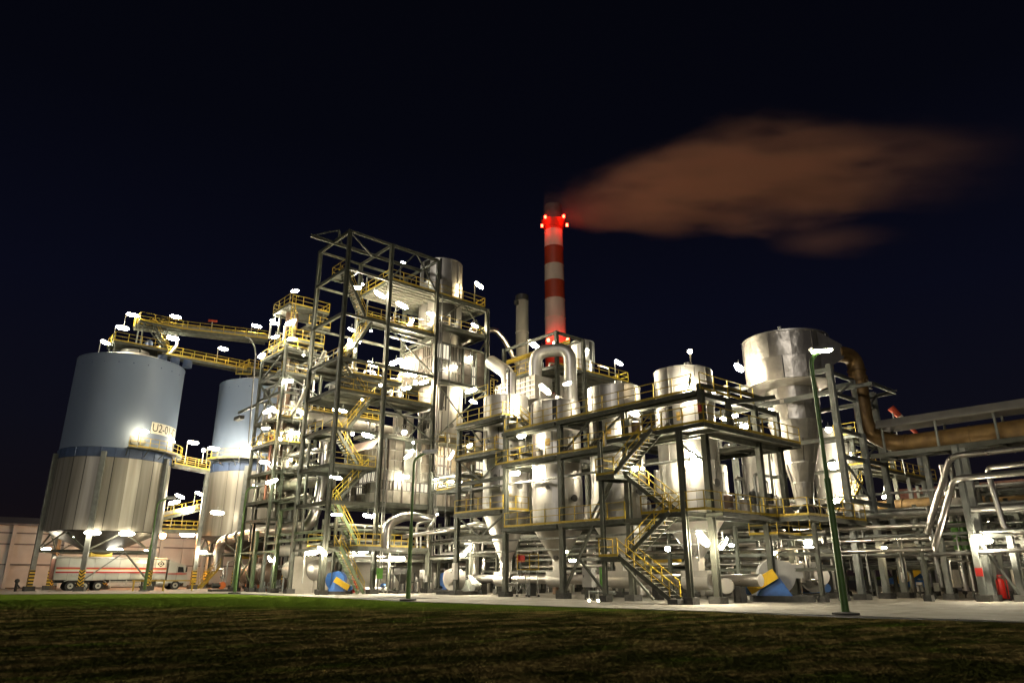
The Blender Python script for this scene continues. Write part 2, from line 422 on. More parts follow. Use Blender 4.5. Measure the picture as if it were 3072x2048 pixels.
# ================================================================ GROUND
def patch_mat(name, dead, green, dark, w_green=0.0):
    m = bpy.data.materials.new(name); m.use_nodes = True; nt = m.node_tree; b = nt.nodes['Principled BSDF']
    b.inputs['Roughness'].default_value = 0.9
    b.inputs['Specular IOR Level'].default_value = 0.0
    g = nt.nodes.new('ShaderNodeNewGeometry')
    def noise(s, det, stretch=(1, 1, 1), rough=.5):
        mp = nt.nodes.new('ShaderNodeMapping'); mp.inputs['Scale'].default_value = stretch; mp.inputs['Rotation'].default_value = (0, 0, R(41))
        n = nt.nodes.new('ShaderNodeTexNoise'); n.inputs['Scale'].default_value = s; n.inputs['Detail'].default_value = det; n.inputs['Roughness'].default_value = rough
        nt.links.new(g.outputs['Position'], mp.inputs[0]); nt.links.new(mp.outputs[0], n.inputs['Vector']); return n.outputs[0]
    def ramp(src, a, c):
        r = nt.nodes.new('ShaderNodeMapRange'); r.inputs[1].default_value = a; r.inputs[2].default_value = c; nt.links.new(src, r.inputs[0]); return r.outputs[0]
    def mix(f, a, c):
        x = nt.nodes.new('ShaderNodeMix'); x.data_type = 'RGBA'
        if isinstance(f, float): x.inputs[0].default_value = f
        else: nt.links.new(f, x.inputs[0])
        for i, k in ((6, a), (7, c)):
            if isinstance(k, tuple): x.inputs[i].default_value = (*k, 1)
            else: nt.links.new(k, x.inputs[i])
        return x.outputs[2]
    base = mix(ramp(noise(0.55, 8, (0.6, 1.3, 1), .66), 0.46, 0.60), dark, dead)
    base = mix(ramp(noise(0.4, 8, (0.5, 1.2, 1), .66), 0.56, 0.72), base, green)
    # greener strip towards the plant: distance across the lawn measured along the plant's own axis
    sep = nt.nodes.new('ShaderNodeSeparateXYZ'); nt.links.new(g.outputs['Position'], sep.inputs[0])
    ad = nt.nodes.new('ShaderNodeMath'); ad.operation = 'MULTIPLY_ADD'; ad.inputs[1].default_value = 0.75
    nt.links.new(sep.outputs['X'], ad.inputs[0])
    sc = nt.nodes.new('ShaderNodeMath'); sc.operation = 'MULTIPLY'; sc.inputs[1].default_value = 0.65
    nt.links.new(sep.outputs['Y'], sc.inputs[0]); nt.links.new(sc.outputs[0], ad.inputs[2])
    wv = nt.nodes.new('ShaderNodeMath'); wv.operation = 'MULTIPLY_ADD'; wv.inputs[1].default_value = 9.0; nt.links.new(noise(0.5, 6, (1, 1, 1), .65), wv.inputs[0]); nt.links.new(ad.outputs[0], wv.inputs[2])
    base = mix(ramp(wv.outputs[0], -5.5, 1.5), base, green)
    fine = mix(ramp(noise(11.0, 5, (1, 1, 1), .7), 0.32, 0.68), (0.55, 0.55, 0.55), (1.4, 1.4, 1.35))
    mul = nt.nodes.new('ShaderNodeMix'); mul.data_type = 'RGBA'; mul.blend_type = 'MULTIPLY'; mul.inputs[0].default_value = 1.0
    nt.links.new(base, mul.inputs[6]); nt.links.new(fine, mul.inputs[7])
    nt.links.new(mul.outputs[2], b.inputs['Base Color'])
    if name == 'blades':
        cb = nt.nodes.new('ShaderNodeCombineXYZ'); cb.inputs[2].default_value = 1.0; nt.links.new(cb.outputs[0], b.inputs['Normal'])
    MATS[name] = m
patch_mat('lawn', (0.30, 0.225, 0.088), (0.125, 0.195, 0.025), (0.066, 0.070, 0.020))
patch_mat('blades', (0.33, 0.245, 0.098), (0.138, 0.21, 0.030), (0.074, 0.078, 0.023))

def sheet(name, poly, z, m):
    me = bpy.data.meshes.new(name); me.from_pydata([(x, y, z) for x, y in poly], [], [tuple(range(len(poly)))]); me.update(); me.materials.append(MATS[m])
    o = link(name, me); o['kind'] = 'structure'; return o
sheet('lawn', [(-900, -900), (900, -900), (900, 900), (-900, 900)], 0.0, 'lawn')
EDGE = [(-32.78, 57.61, 0), (-19.03, 50.18, 0), (-10.88, 44.71, 0), (-8.34, 28.55, 0), (-9.05, 14.79, 0), (-7.14, 6.2, 0), (-5.56, -1.69, 0), (-5.78, -11.42, 0), (-3.42, -18.96, 0)]
EDGE = [(p[0], p[1]) for p in EDGE]
pave = sheet('pavement', EDGE + [(60, -30), (260, 40), (260, 220), (-60, 220)], 0.012, 'joint')
road = sheet('road', [EDGE[0], EDGE[1], EDGE[2], (-3, 52), (8, 58), (16, 100), (-34, 110)], 0.030, 'asphalt')
def clip(poly, a, b):
    """keep the side of the line a->b to its left"""
    out = []
    def s(p): return (b[0] - a[0]) * (p[1] - a[1]) - (b[1] - a[1]) * (p[0] - a[0])
    for i in range(len(poly)):
        p, q = poly[i], poly[(i + 1) % len(poly)]; sp, sq = s(p), s(q)
        if sp >= 0: out.append(p)
        if (sp >= 0) != (sq >= 0):
            t = sp / (sp - sq); out.append((p[0] + t * (q[0] - p[0]), p[1] + t * (q[1] - p[1])))
    return out
LA, LB = Vector((*EDGE[4], 0)), Vector((*EDGE[8], 0))
ldir = (LB - LA).normalized(); lnor = Vector((-ldir.y, ldir.x, 0))
if lnor.dot(Vector((20, 20, 0)) - LA) < 0: lnor = -lnor
def strip_slab(poly):
    if len(poly) < 3: return
    n = len(poly); z0, z1 = 0.014, 0.045
    me = bpy.data.meshes.new('slab')
    me.from_pydata([(x, y, z0) for x, y in poly] + [(x, y, z1) for x, y in poly], [], [tuple(range(n, 2 * n))] + [(i, (i + 1) % n, (i + 1) % n + n, i + n) for i in range(n)])
    me.update(); me.materials.append(MATS['concrete']); link('slab', me, pave)
s0 = LA + lnor * 1.0
for i in range(-12, 13):
    for j in range(-8, 10):
        u0, v0 = i * 5.0 + 1.0, j * 5.0 - 1.5
        if u0 > 46 or u0 < -16: continue
        g = 0.018
        poly = [(u0 + g, v0 + g), (u0 + 5 - g, v0 + g), (u0 + 5 - g, v0 + 5 - g), (u0 + g, v0 + 5 - g)]
        poly = clip(poly, s0, s0 + ldir) if lnor.dot(Vector((-ldir.y, ldir.x, 0))) > 0 else clip(poly, s0 + ldir, s0)
        poly = clip(poly, EDGE[4], EDGE[3]) if False else poly
        # the paving stops at the lawn's curve towards the silos
        cx = sum(p[0] for p in poly) / len(poly) if poly else 0; cy_ = sum(p[1] for p in poly) / len(poly) if poly else 0
        if poly and not (cy_ > 20 and cx < EDGE[3][0] + 1.5): strip_slab(poly)
Lt = (LB - LA).length
k = 0.0
while k < Lt + 6:
    a, b = LA + ldir * (k + .015), LA + ldir * (k + 4.985)
    q = [a, b, b + lnor * 0.965, a + lnor * 0.965]
    strip_slab([(p.x, p.y) for p in q]); k += 5

# short grass on the lawn (uncountable)
def grass(n=120000):
    rng = np.random.default_rng(3)
    camx, camy = -35.39, -25.33
    azs = rng.uniform(-38.5, 38.5, n); u_ = rng.uniform(0, 1, n)
    d0, d1 = 8.0, 62.0
    dist = d0 * (d1 / d0) ** (u_ ** 0.9)
    th = np.radians(azs + 41)
    x = camx + dist * np.sin(th); y = camy + dist * np.cos(th)
    keep = np.ones(n, bool)
    for i in range(len(EDGE) - 1):
        pass
    ea = np.array([math.degrees(math.atan2(p[0] - camx, p[1] - camy)) - 41 for p in EDGE]); ed = np.array([math.hypot(p[0] - camx, p[1] - camy) for p in EDGE])
    lim = np.interp(azs, ea, 1 / ed); keep = dist < (1 / lim) - 0.05
    x, y, dist = x[keep], y[keep], dist[keep]; n = len(x)
    B = 3
    x = np.repeat(x, B) + rng.normal(0, .03, n * B); y = np.repeat(y, B) + rng.normal(0, .03, n * B); dist = np.repeat(dist, B)
    m = n * B; h = rng.uniform(.012, .035, m) * (1 + dist / 80); w = (0.004 + 0.0004 * dist); a = rng.uniform(0, 2 * math.pi, m)
    lx, ly = rng.normal(0, .03, m), rng.normal(0, .03, m)
    V = np.zeros((m, 3, 3), np.float32)
    V[:, 0] = np.stack([x - w * np.cos(a), y - w * np.sin(a), np.zeros(m)], 1)
    V[:, 1] = np.stack([x + w * np.cos(a), y + w * np.sin(a), np.zeros(m)], 1)
    V[:, 2] = np.stack([x + lx, y + ly, h], 1)
    me = bpy.data.meshes.new('grass'); me.vertices.add(m * 3); me.vertices.foreach_set('co', V.ravel())
    me.loops.add(m * 3); me.loops.foreach_set('vertex_index', np.arange(m * 3, dtype=np.int32))
    me.polygons.add(m); me.polygons.foreach_set('loop_start', np.arange(0, m * 3, 3, dtype=np.int32))
    me.update(calc_edges=True); me.materials.append(MATS['blades'])
    o = link('grass', me); tag(o, 'short patchy lawn grass, partly dead and brown', 'grass', None, 'stuff')
grass()

# ================================================================ WAREHOUSE behind the truck
wh = thing('warehouse', 'long pale clad warehouse with dark horizontal rails behind the truck', 'building', (-14, 88, 0))
wh_u = [-46, -40, -34, -28, -22, -16, -10, -4, 2, 8, 14]
for a, b in zip(wh_u, wh_u[1:]):
    for z0, z1 in ((0.15, 2.85), (3.0, 5.35), (5.5, 6.75), (6.85, 7.75)):
        for k in range(2):
            part('wall_panel', MB().bb((a + .02 + 3 * k, 88.0, z0), (a + 2.98 + 3 * k, 88.12, z1)), 'wall_clad', wh)
for z in (2.92, 5.42, 6.80): part('rail', MB().bb((-46, 87.86, z - .08), (14, 87.995, z + .08)), 'wall_rail', wh)
for u in wh_u: part('pilaster', MB().bb((u - .22, 87.6, 0), (u + .22, 87.855, 7.9)), 'wall_clad', wh)
part('roof', MB().prism([(87.5, 7.76), (110, 7.76), (110, 8.6), (98, 9.4), (87.5, 7.98)], -46, 14, 'x'), 'wall_rail', wh)
part('base_wall', MB().bb((-46, 87.9, 0), (14, 110, 0.14)), 'concrete_dark', wh)

# ================================================================ SILOS
def stripes_mat():
    m = bpy.data.materials.new('hazard'); m.use_nodes = True; nt = m.node_tree; b = nt.nodes['Principled BSDF']
    g = nt.nodes.new('ShaderNodeTexCoord'); s = nt.nodes.new('ShaderNodeSeparateXYZ'); nt.links.new(g.outputs['Object'], s.inputs[0])
    a = nt.nodes.new('ShaderNodeMath'); a.operation = 'ABSOLUTE'; nt.links.new(s.outputs['X'], a.inputs[0])
    ad = nt.nodes.new('ShaderNodeMath'); ad.operation = 'SUBTRACT'; nt.links.new(s.outputs['Z'], ad.inputs[0]); nt.links.new(a.outputs[0], ad.inputs[1])
    mo = nt.nodes.new('ShaderNodeMath'); mo.operation = 'MODULO'; mo.inputs[1].default_value = 0.34; nt.links.new(ad.outputs[0], mo.inputs[0])
    gt = nt.nodes.new('ShaderNodeMath'); gt.operation = 'GREATER_THAN'; gt.inputs[1].default_value = 0.16; nt.links.new(mo.outputs[0], gt.inputs[0])
    mx = nt.nodes.new('ShaderNodeMix'); mx.data_type = 'RGBA'; mx.inputs[6].default_value = (.015, .014, .012, 1); mx.inputs[7].default_value = (.62, .40, .03, 1)
    nt.links.new(gt.outputs[0], mx.inputs[0]); nt.links.new(mx.outputs[2], b.inputs['Base Color']); b.inputs['Roughness'].default_value = .5
    MATS['hazard'] = m
stripes_mat()
def silo(c, label, front, offs, group):
    t = thing('silo', label, 'silo', (c[0], c[1], 0), group)
    P = lambda a, r, z: (c[0] + r * math.cos(R(a)), c[1] + r * math.sin(R(a)), z)
    part('core', MB().lathe([(5.9, 6.25), (5.9, 15.1)], 48, (*c, 0)), 'dark', t, 30)
    panels(t, c, 6.2, 6.0, 14.05, 6.0, 26, 'silo_clad', seam=0.0, gap=0.02)
    panels(t, c, 14.08, 5.97, 15.12, 5.97, 26, 'band_blue', name='band_panel', seam=0.05, gap=0.05)
    part('shell', MB().lathe([(5.80, 15.1), (5.92, 15.16), (5.92, 25.9), (5.96, 25.92), (5.96, 26.05), (5.80, 26.1)], 72, (*c, 0)), 'silo_blue', t, 30)
    bt = part('roof', MB().lathe([(5.85, 26.08), (1.6, 27.5), (1.6, 27.9), (0.0, 27.95)], 48, (*c, 0)), 'cone', t, 30)
    for k in range(24):
        a = k * 15 + 4
        part('bolt', MB().lathe([(0.09, 0), (0.05, 0.05)], 8, (0, 0, 0)), 'band_blue', t, world=False).matrix_local = Matrix.Translation(Vector(P(a, 5.9, 25.0)) - Vector((*c, 0))) @ Matrix.Rotation(R(a), 4, 'Z') @ Matrix.Rotation(R(90), 4, 'Y')
    part('hopper', MB().lathe([(5.6, 6.15), (1.0, 3.9), (0.7, 3.85)], 32, (*c, 0)), 'dark', t, 30)
    part('discharge_box', MB().bb((c[0] - 1.1, c[1] - .8, 3.62), (c[0] + 1.1, c[1] + .8, 4.3)), 'yellow', t)
    for o in offs:
        a = front + o; x, y, _ = P(a, 6.22, 0)
        M = Matrix.Rotation(R(a + 90), 4, 'Z')
        cb = part('column', MB().bb((-.24, -.24, .4), (.24, .24, 14.6)), 'steel_grey', t, world=False)
        cb.location = (x - c[0], y - c[1], 0); cb.rotation_euler = (0, 0, R(a + 90))
        hz = part('hazard_sleeve', MB().bb((-.262, -.262, .42), (.262, .262, 2.15)), 'hazard', t, world=False)
        hz.location = cb.location; hz.rotation_euler = cb.rotation_euler
        ft = part('footing', MB().bb((-.5, -.5, .0), (.5, .5, .5)), 'concrete_dark', t, world=False)
        ft.location = cb.location; ft.rotation_euler = cb.rotation_euler
    for o, o2 in zip(offs, offs[1:] + offs[:1]):
        a, b = P(front + o, 6.1, 4.1), P(front + o2, 6.1, 4.1)
        member('ring_beam', t, a, b, .18, .26, 'steel')
        mid = [(a[i] + b[i]) / 2 for i in range(3)]
        member('brace', t, (a[0], a[1], 4.1), (mid[0], mid[1], 6.1), .14, .14, 'steel', 'B')
        member('brace', t, (b[0], b[1], 4.1), (mid[0], mid[1], 6.1), .14, .14, 'steel', 'B')
    return t, P
F1 = -101.8
silo1, P1 = silo((-15.76, 68.64), 'nearer blue and grey silo with a lettered plate standing over the truck', F1, [-76, -12, 56, 116, 170, 226], 'twin storage silos')
silo2, P2 = silo((1.21, 68.8), 'further blue and grey silo half hidden behind the slim pipe tower', -112, [-70, -10, 50, 110, 170, 230], 'twin storage silos')
# yellow cross braces low at the front of the nearer silo
for s, (o1, o2) in enumerate(((-12, 22), (56, 22))):
    member('brace', silo1, P1(F1 + o1, 6.2, 1.0), P1(F1 + o2, 6.2, 4.0), .13, .13, 'steel_grey', 'B')
# gate, ring walkways at the blue band
def ring_walk(t, P, a0, a1, z, r0=5.98, r1=7.0):
    n = max(3, int(abs(a1 - a0) / 9)); A = [a0 + (a1 - a0) * i / n for i in range(n + 1)]
    mb = MB()
    for p, q in zip(A, A[1:]):
        vs = [P(p, r0, z - .12), P(p, r1, z - .12), P(q, r1, z - .12), P(q, r0, z - .12), P(p, r0, z), P(p, r1, z), P(q, r1, z), P(q, r0, z)]
        mb.add(vs, [(0, 1, 2, 3), (4, 7, 6, 5), (0, 4, 5, 1), (1, 5, 6, 2), (2, 6, 7, 3), (3, 7, 4, 0)])
    part('walkway', mb, 'steel', t)
    railing(t, [P(a, r1 - .05, z) for a in A])
    for a in A[::2]: member('bracket', t, P(a, r1 - .1, z - .12), P(a, r0, z - .9), .06, .06, 'steel', 'B')
ring_walk(silo1, P1, F1 + 8, F1 + 100, 15.25)
ring_walk(silo2, P2, -112 - 62, -112 + 60, 15.6)
for a in (14, 22):   # dark round hatches on the shell by the walkway
    part('hatch', MB().lathe([(.42, 0), (.42, .15), (.3, .2), (0, .2)], 18), 'steel_grey', silo1, 30, world=False).matrix_local = Matrix.Translation(Vector(P1(F1 + a, 5.9, 16.0)) - Vector((-15.76, 68.64, 0))) @ Matrix.Rotation(R(F1 + a), 4, 'Z') @ Matrix.Rotation(R(90), 4, 'Y')
# lettered plate, curved round the shell
def curved_sign(t, c, r, a_mid, z, w, h, txt):
    root = tag(link('nameplate', None), '', None); del root['label']
    bpy.data.objects.remove(root)
    mb = MB(); n = 14
    for j in range(n + 1):
        a = R(a_mid) + (j / n - .5) * w / r
        mb.v += [(c[0] + r * math.cos(a), c[1] + r * math.sin(a), z - h / 2), (c[0] + r * math.cos(a), c[1] + r * math.sin(a), z + h / 2)]
    for j in range(n): mb.f.append((2 * j, 2 * j + 2, 2 * j + 3, 2 * j + 1))
    pl = part('nameplate', mb, 'sign_cream', t, 30)
    me = text_mesh(txt, h * 1.0)
    xs = [v.co.x for v in me.vertices]; k = w * 0.94 / (max(xs) - min(xs))
    for v in me.vertices:
        a = R(a_mid) + v.co.x * k / r; rr = r + .012 + v.co.z
        v.co = (c[0] + rr * math.cos(a), c[1] + rr * math.sin(a), z + v.co.y * 1.05)
    me.materials.append(MATS['black'])
    o = link('lettering', me, pl)
curved_sign(silo1, (-15.76, 68.64), 5.95, F1 + 53, 17.85, 4.8, 1.3, 'U2-01-02')

def walkway(name, label, p, q, w=1.2, depth=0.35, truss=False, m='steel', covered=False, rails=True, step=1.5, group=None):
    p, q = Vector(p), Vector(q); d = (q - p); h = Vector((d.x, d.y, 0)).normalized(); s = Vector((-h.y, h.x, 0)) * w / 2
    t = thing(name, label, 'walkway', p, group)
    mb = MB().bar(p, q, w, 0.07); part('deck', mb, 'deck', t)
    for k in (-1, 1):
        beam(t, p + s * k - Vector((0, 0, depth / 2)), q + s * k - Vector((0, 0, depth / 2)), depth, .12, m)
        if rails: railing(t, [p + s * k, q + s * k], step=step)
    if covered:
        part('conveyor_trough', MB().bar(p + Vector((0, 0, .35)), q + Vector((0, 0, .35)), w * .5, .5), 'pipe_grey', t)
    return t
walkway('conveyor_bridge', 'upper yellow-railed conveyor bridge from the silo top across to the pipe tower', (-16.32, 68.6, 31.33), (-0.13, 67, 32.49), 1.3, .5, covered=True)
walkway('roof_bridge', 'lower yellow-railed walkway linking the two silo roofs', (-13.32, 68.6, 28.23), (-0.38, 68, 27.96), 1.2, .3)
walkway('band_bridge', 'short yellow-railed bridge between the silos at the blue bands', (-10.1, 66, 14.3), (-6.03, 66, 13.88), 1.2, .3)
walkway('ramp_bridge', 'sloping yellow-railed conveyor ramp between the silos', (-8.52, 74, 8.58), (-3.14, 74, 10.23), 1.4, .4, covered=True)
walkway('low_bridge', 'level yellow-railed platform low between the silo legs', (-9.47, 70, 6.88), (-2.51, 70, 6.99), 1.6, .35)

# headhouse on the nearer silo roof
hh = thing('silo_headhouse', 'small steel frame with yellow rails on the nearer silo roof', 'platform', (-15.76, 68.64, 26))
deck(hh, -18.6, 66.8, -12.6, 70.2, 28.4, rail='WSEN')
for u in (-18.4, -15.6, -12.8):
    for v in (67, 70): column(hh, u, v, 26.3, 28.2, .14, foot=False)
for u in (-15.6, -12.8):
    for v in (67.4, 69.8): column(hh, u, v, 28.4, 31.6, .16, 'steel_grey', foot=False)
deck(hh, -16.2, 67.0, -11.2, 70.0, 31.6, rail='WSN')
brace(hh, (-15.6, 67.4, 28.4), (-12.8, 67.4, 31.5)); brace(hh, (-12.8, 67.4, 28.4), (-15.6, 67.4, 31.5))
stair(hh, (-12.4, 67.2, 28.4), (-14.6, 67.2, 31.5), .8, (0, 1, 0))
part('motor', MB().lathe([(.45, 0), (.45, 1.0), (.3, 1.2), (0, 1.2)], 16, (-14.4, 68.4, 28.42)), 'band_blue', hh, 30)
part('chute', MB().tube(elbow([(-11.4, 68.6, 31.2), (-11.0, 68.6, 29.8), (-12.0, 68.6, 28.2)], .8), .22), 'pipe_alu', hh, 40)
for k in range(3): part('filter_drum', MB().lathe([(.55, 0), (.55, .9), (0, 1.0)], 16, (-13.2 + k * 1.5, 66.0, 26.4 + .0)), 'band_blue', hh, 30)
hh2 = thing('silo_headhouse', 'small yellow-railed roof platform on the further silo', 'platform', (1.21, 68.8, 26))
deck(hh2, -2.2, 67.0, 3.2, 70.4, 28.2, rail='WSEN')
for u in (-2, 0.5, 3):
    for v in (67.2, 70.2): column(hh2, u, v, 26.3, 28.0, .14, foot=False)
railing(hh2, [(-3.9, 66.5, 26.75), (-3.2, 66.0, 26.8), (-2.2, 65.6, 26.85)])

# ================================================================ TRUCK under the silo
def truck():
    t = thing('truck', 'silver articulated bulk truck with red stripes parked under the silo', 'truck', (-13.5, 68.6, 0))
    v0, v1 = 67.35, 69.85
    ua, ub = -20.1, -8.75; z0, z1 = 1.15, 3.42
    body = part('trailer_body', MB().bb((ua, v0 + .03, z0), (ub, v1 - .03, z1)), 'truck_body', t)
    n = 9
    for k in range(n):
        a, b = ua + (ub - ua) * k / n, ua + (ub - ua) * (k + 1) / n
        part('side_panel', MB().bb((a + .03, v0 - .012, z0 + .06), (b - .03, v0 + .027, z1 - .1)), 'truck_body', t)
        part('stake', MB().bb((a - .028, v0 - .05, z0), (a + .028, v0 + .03, z1)), 'galv', t)
    for z, c, hh_ in ((2.36, 'truck_red', .17), (2.24, 'belt_yellow', .05), (2.09, 'white', .14), (1.93, 'truck_red', .17)):
        part('stripe', MB().bb((ua + .1, v0 - .058, z - hh_ / 2), (ub, v0 - .052, z + hh_ / 2)), c, t)
    part('tarp', MB().prism([(v0 - .05, z1), (v1 + .05, z1), (v1 - .5, z1 + .17), (v0 + .5, z1 + .17)], ua, ub, 'x'), 'wall_clad', t)
    part('rear_door', MB().bb((ua - .07, v0 + .1, z0 + .05), (ua - .005, v1 - .1, z1 - .08)), 'rustred', t)
    part('chassis', MB().bb((ua + .3, 68.1, .82), (-9.4, 69.1, 1.13)), 'dark', t)
    def wheel(u, r=.5):
        for v, s in ((v0 + .16, -1), (v1 - .16, 1)):
            w = part('wheel', MB().tube([(u, v - .15, r), (u, v + .15, r)], r, 22), 'rubber', t, 30)
            sub = part('rim', MB().tube([(u, v + s * .12, r), (u, v + s * .165, r)], r * .58, 18), 'galv', w, 30); sub.location = (0, 0, 0)
            sub = part('hub', MB().tube([(u, v + s * .13, r), (u, v + s * .20, r)], r * .2, 12), 'dark', w, 30); sub.location = (0, 0, 0)
    for u in (-18.35, -17.0, -15.65): wheel(u)
    wheel(-10.35); wheel(-7.52)
    part('mudguard', MB().bar((-19.0, v0 + .1, 1.0), (-18.7, v0 + .1, 1.1), .5, .05).bar((-18.7, v0 + .1, 1.1), (-15.2, v0 + .1, 1.1), .5, .05).bar((-15.2, v0 + .1, 1.1), (-14.9, v0 + .1, .85), .5, .05), 'galv', t)
    part('side_guard', MB().bb((-14.6, v0 + .02, .85), (-11.3, v0 + .08, .98)).bb((-14.6, v0 + .02, .5), (-11.3, v0 + .08, .63)).bb((-14.6, v0, .45), (-14.5, v0 + .1, 1.1)).bb((-12.9, v0, .45), (-12.8, v0 + .1, 1.1)).bb((-11.4, v0, .45), (-11.3, v0 + .1, 1.1)), 'galv', t)
    part('tool_box', MB().bb((-11.0, v0 + .1, .45), (-10.95, v0 + .6, .9)), 'galv', t)
    # tractor cab
    poly = [(-8.55, .75), (-6.32, .75), (-6.25, 1.3), (-6.30, 1.85), (-6.55, 2.72), (-7.3, 2.95), (-8.5, 2.98)]
    cab = part('cab', MB().prism(poly, v0 + .05, v1 - .05, 'y'), 'truck_body', t)
    part('roof_deflector', MB().prism([(-8.5, 2.98), (-7.3, 2.96), (-8.4, 3.4)], v0 + .3, v1 - .3, 'y'), 'truck_body', t)
    part('side_window', MB().prism([(-7.45, 1.95), (-6.72, 1.95), (-6.85, 2.55), (-7.45, 2.6)], v0 + .03, v0 + .047, 'y'), 'glass_dark', t)
    part('windscreen', MB().prism([(-6.30, 1.95), (-6.28, 1.95), (-6.50, 2.68), (-6.53, 2.68)], v0 + .2, v1 - .2, 'y'), 'glass_dark', t)
    part('door_seam', MB().bb((-7.56, v0 + .03, 1.0), (-7.54, v0 + .048, 2.65)), 'dark', t)
    for z in (1.82, 1.70): part('stripe', MB().bb((-8.5, v0 + .02, z), (-6.4, v0 + .04, z + .06)), 'truck_red', t)
    part('fuel_tank', MB().tube([(-9.7, v0 + .4, .72), (-8.3, v0 + .4, .72)], .33, 16), 'galv', t, 30)
    part('bumper', MB().bb((-6.6, v0 + .05, .38), (-6.2, v1 - .05, .78)), 'truck_body', t)
    for v in (v0 + .35, v1 - .35): part('headlight', MB().bb((-6.24, v - .16, .62), (-6.185, v + .16, .82)), 'white', t)
    part('mirror', MB().bb((-6.55, v0 - .22, 2.0), (-6.45, v0 - .02, 2.55)), 'dark', t)
    part('coupling_frame', MB().bb((-10.9, 68.1, .62), (-6.6, 69.1, .80)), 'dark', t)
    part('exhaust_stack', MB().tube([(-8.68, v0 + .5, .9), (-8.68, v0 + .5, 3.1)], .07, 10), 'galv', t, 30)
    # lettering and diamond emblem
    def put(txt, h, u, z, m):
        me = text_mesh(txt, h); me.transform(Matrix.Translation((u, v0 - .062, z)) @ Matrix.Rotation(R(90), 4, 'X')); me.materials.append(MATS[m])
        o = link('lettering', me, body); o.location = (0, 0, 0)
    put('TRANSPORT', .42, -17.6, 1.55, 'galv')
    part('emblem_plate', MB().bb((-9.95, v0 - .062, 2.45), (-8.95, v0 - .055, 3.32)), 'sign_cream', t)
    d = part('emblem', MB().prism([(-9.87, 2.88), (-9.45, 2.52), (-9.03, 2.88), (-9.45, 3.24)], v0 - .068, v0 - .063, 'y'), 'black', t)
    e = part('emblem_disc', MB().tube([(-9.45, v0 - .074, 2.88), (-9.45, v0 - .069, 2.88)], .20, 18), 'sign_cream', d); e.location = (0, 0, 0)
    e = part('emblem_core', MB().tube([(-9.45, v0 - .080, 2.88), (-9.45, v0 - .075, 2.88)], .11, 14), 'black', d); e.location = (0, 0, 0)
    part('name_strip', MB().bb((-12.2, v0 - .062, 2.92), (-10.2, v0 - .055, 3.10)), 'sign_cream', t)
truck()
gate = thing('barrier', 'low yellow barrier rail beside the striped silo leg', 'barrier', (-12.59, 61.62, 0))
gp = Vector((-12.59, 61.62, 0))
for k in range(3): part('post', MB().bb((gp.x - .07 + k * 3.0 - 1.2, gp.y - 1.27, 0), (gp.x + .07 + k * 3.0 - 1.2, gp.y - 1.13, 1.15)), 'yellow', gate)
part('rail', MB().bb((gp.x - 1.4, gp.y - 1.26, 1.0), (gp.x + 5.2, gp.y - 1.14, 1.12)), 'yellow', gate)
tank_st = thing('access_stair', 'yellow steel stair leaning at the foot of the further silo', 'stair', (-2.27, 74.42, 0))
stair(tank_st, (-6.03, 63, 0.18), (-4.1, 63, 2.53), .9, (0, 1, 0), 'yellow')

# ================================================================ CHIMNEY and its plume
ch = thing('chimney', 'tall red and white banded chimney with red warning lamps', 'chimney', (63.1, 74.1, 0))
cc = (63.1, 74.1)
zz = [(0, 2.42), (36, 2.25), (44, 2.22), (52.8, 2.18), (56.9, 2.14), (61.0, 2.10), (64.8, 2.07), (69.0, 2.03), (73.0, 2.0), (75.4, 1.98)]
cols_ = ['signal_white', 'signal_red', 'signal_white', 'signal_white', 'signal_red', 'signal_white', 'signal_red', 'signal_white', 'signal_red']
for (a, ra), (b, rb), m in zip(zz, zz[1:], cols_):
    part('shaft_section', MB().lathe([(ra, a + .02), (rb, b - .02)], 40, (*cc, 0)), m, ch, 30)
    ring(ch, cc, rb, b, .22, .06, m, 'joint_ring')
part('gallery', MB().lathe([(1.9, 73.6), (2.1, 73.7), (2.75, 75.2), (2.75, 75.4), (1.8, 75.4)], 32, (*cc, 0)), 'signal_red', ch, 30)
part('mouth', MB().lathe([(1.95, 75.4), (1.85, 79.4), (1.6, 79.5), (1.55, 78.5), (0, 78.4)], 32, (*cc, 0)), 'chimney_top', ch, 30)
for z, r in ((75.4, 2.75), (46.4, 3.0)):
    pts = [(cc[0] + r * math.cos(k * math.pi / 6), cc[1] + r * math.sin(k * math.pi / 6), z) for k in range(12)]
    railing(ch, pts, True, m='steel')
part('gallery', MB().lathe([(2.2, 45.2), (3.05, 46.2), (3.05, 46.4), (2.1, 46.4)], 32, (*cc, 0)), 'signal_red', ch, 30)

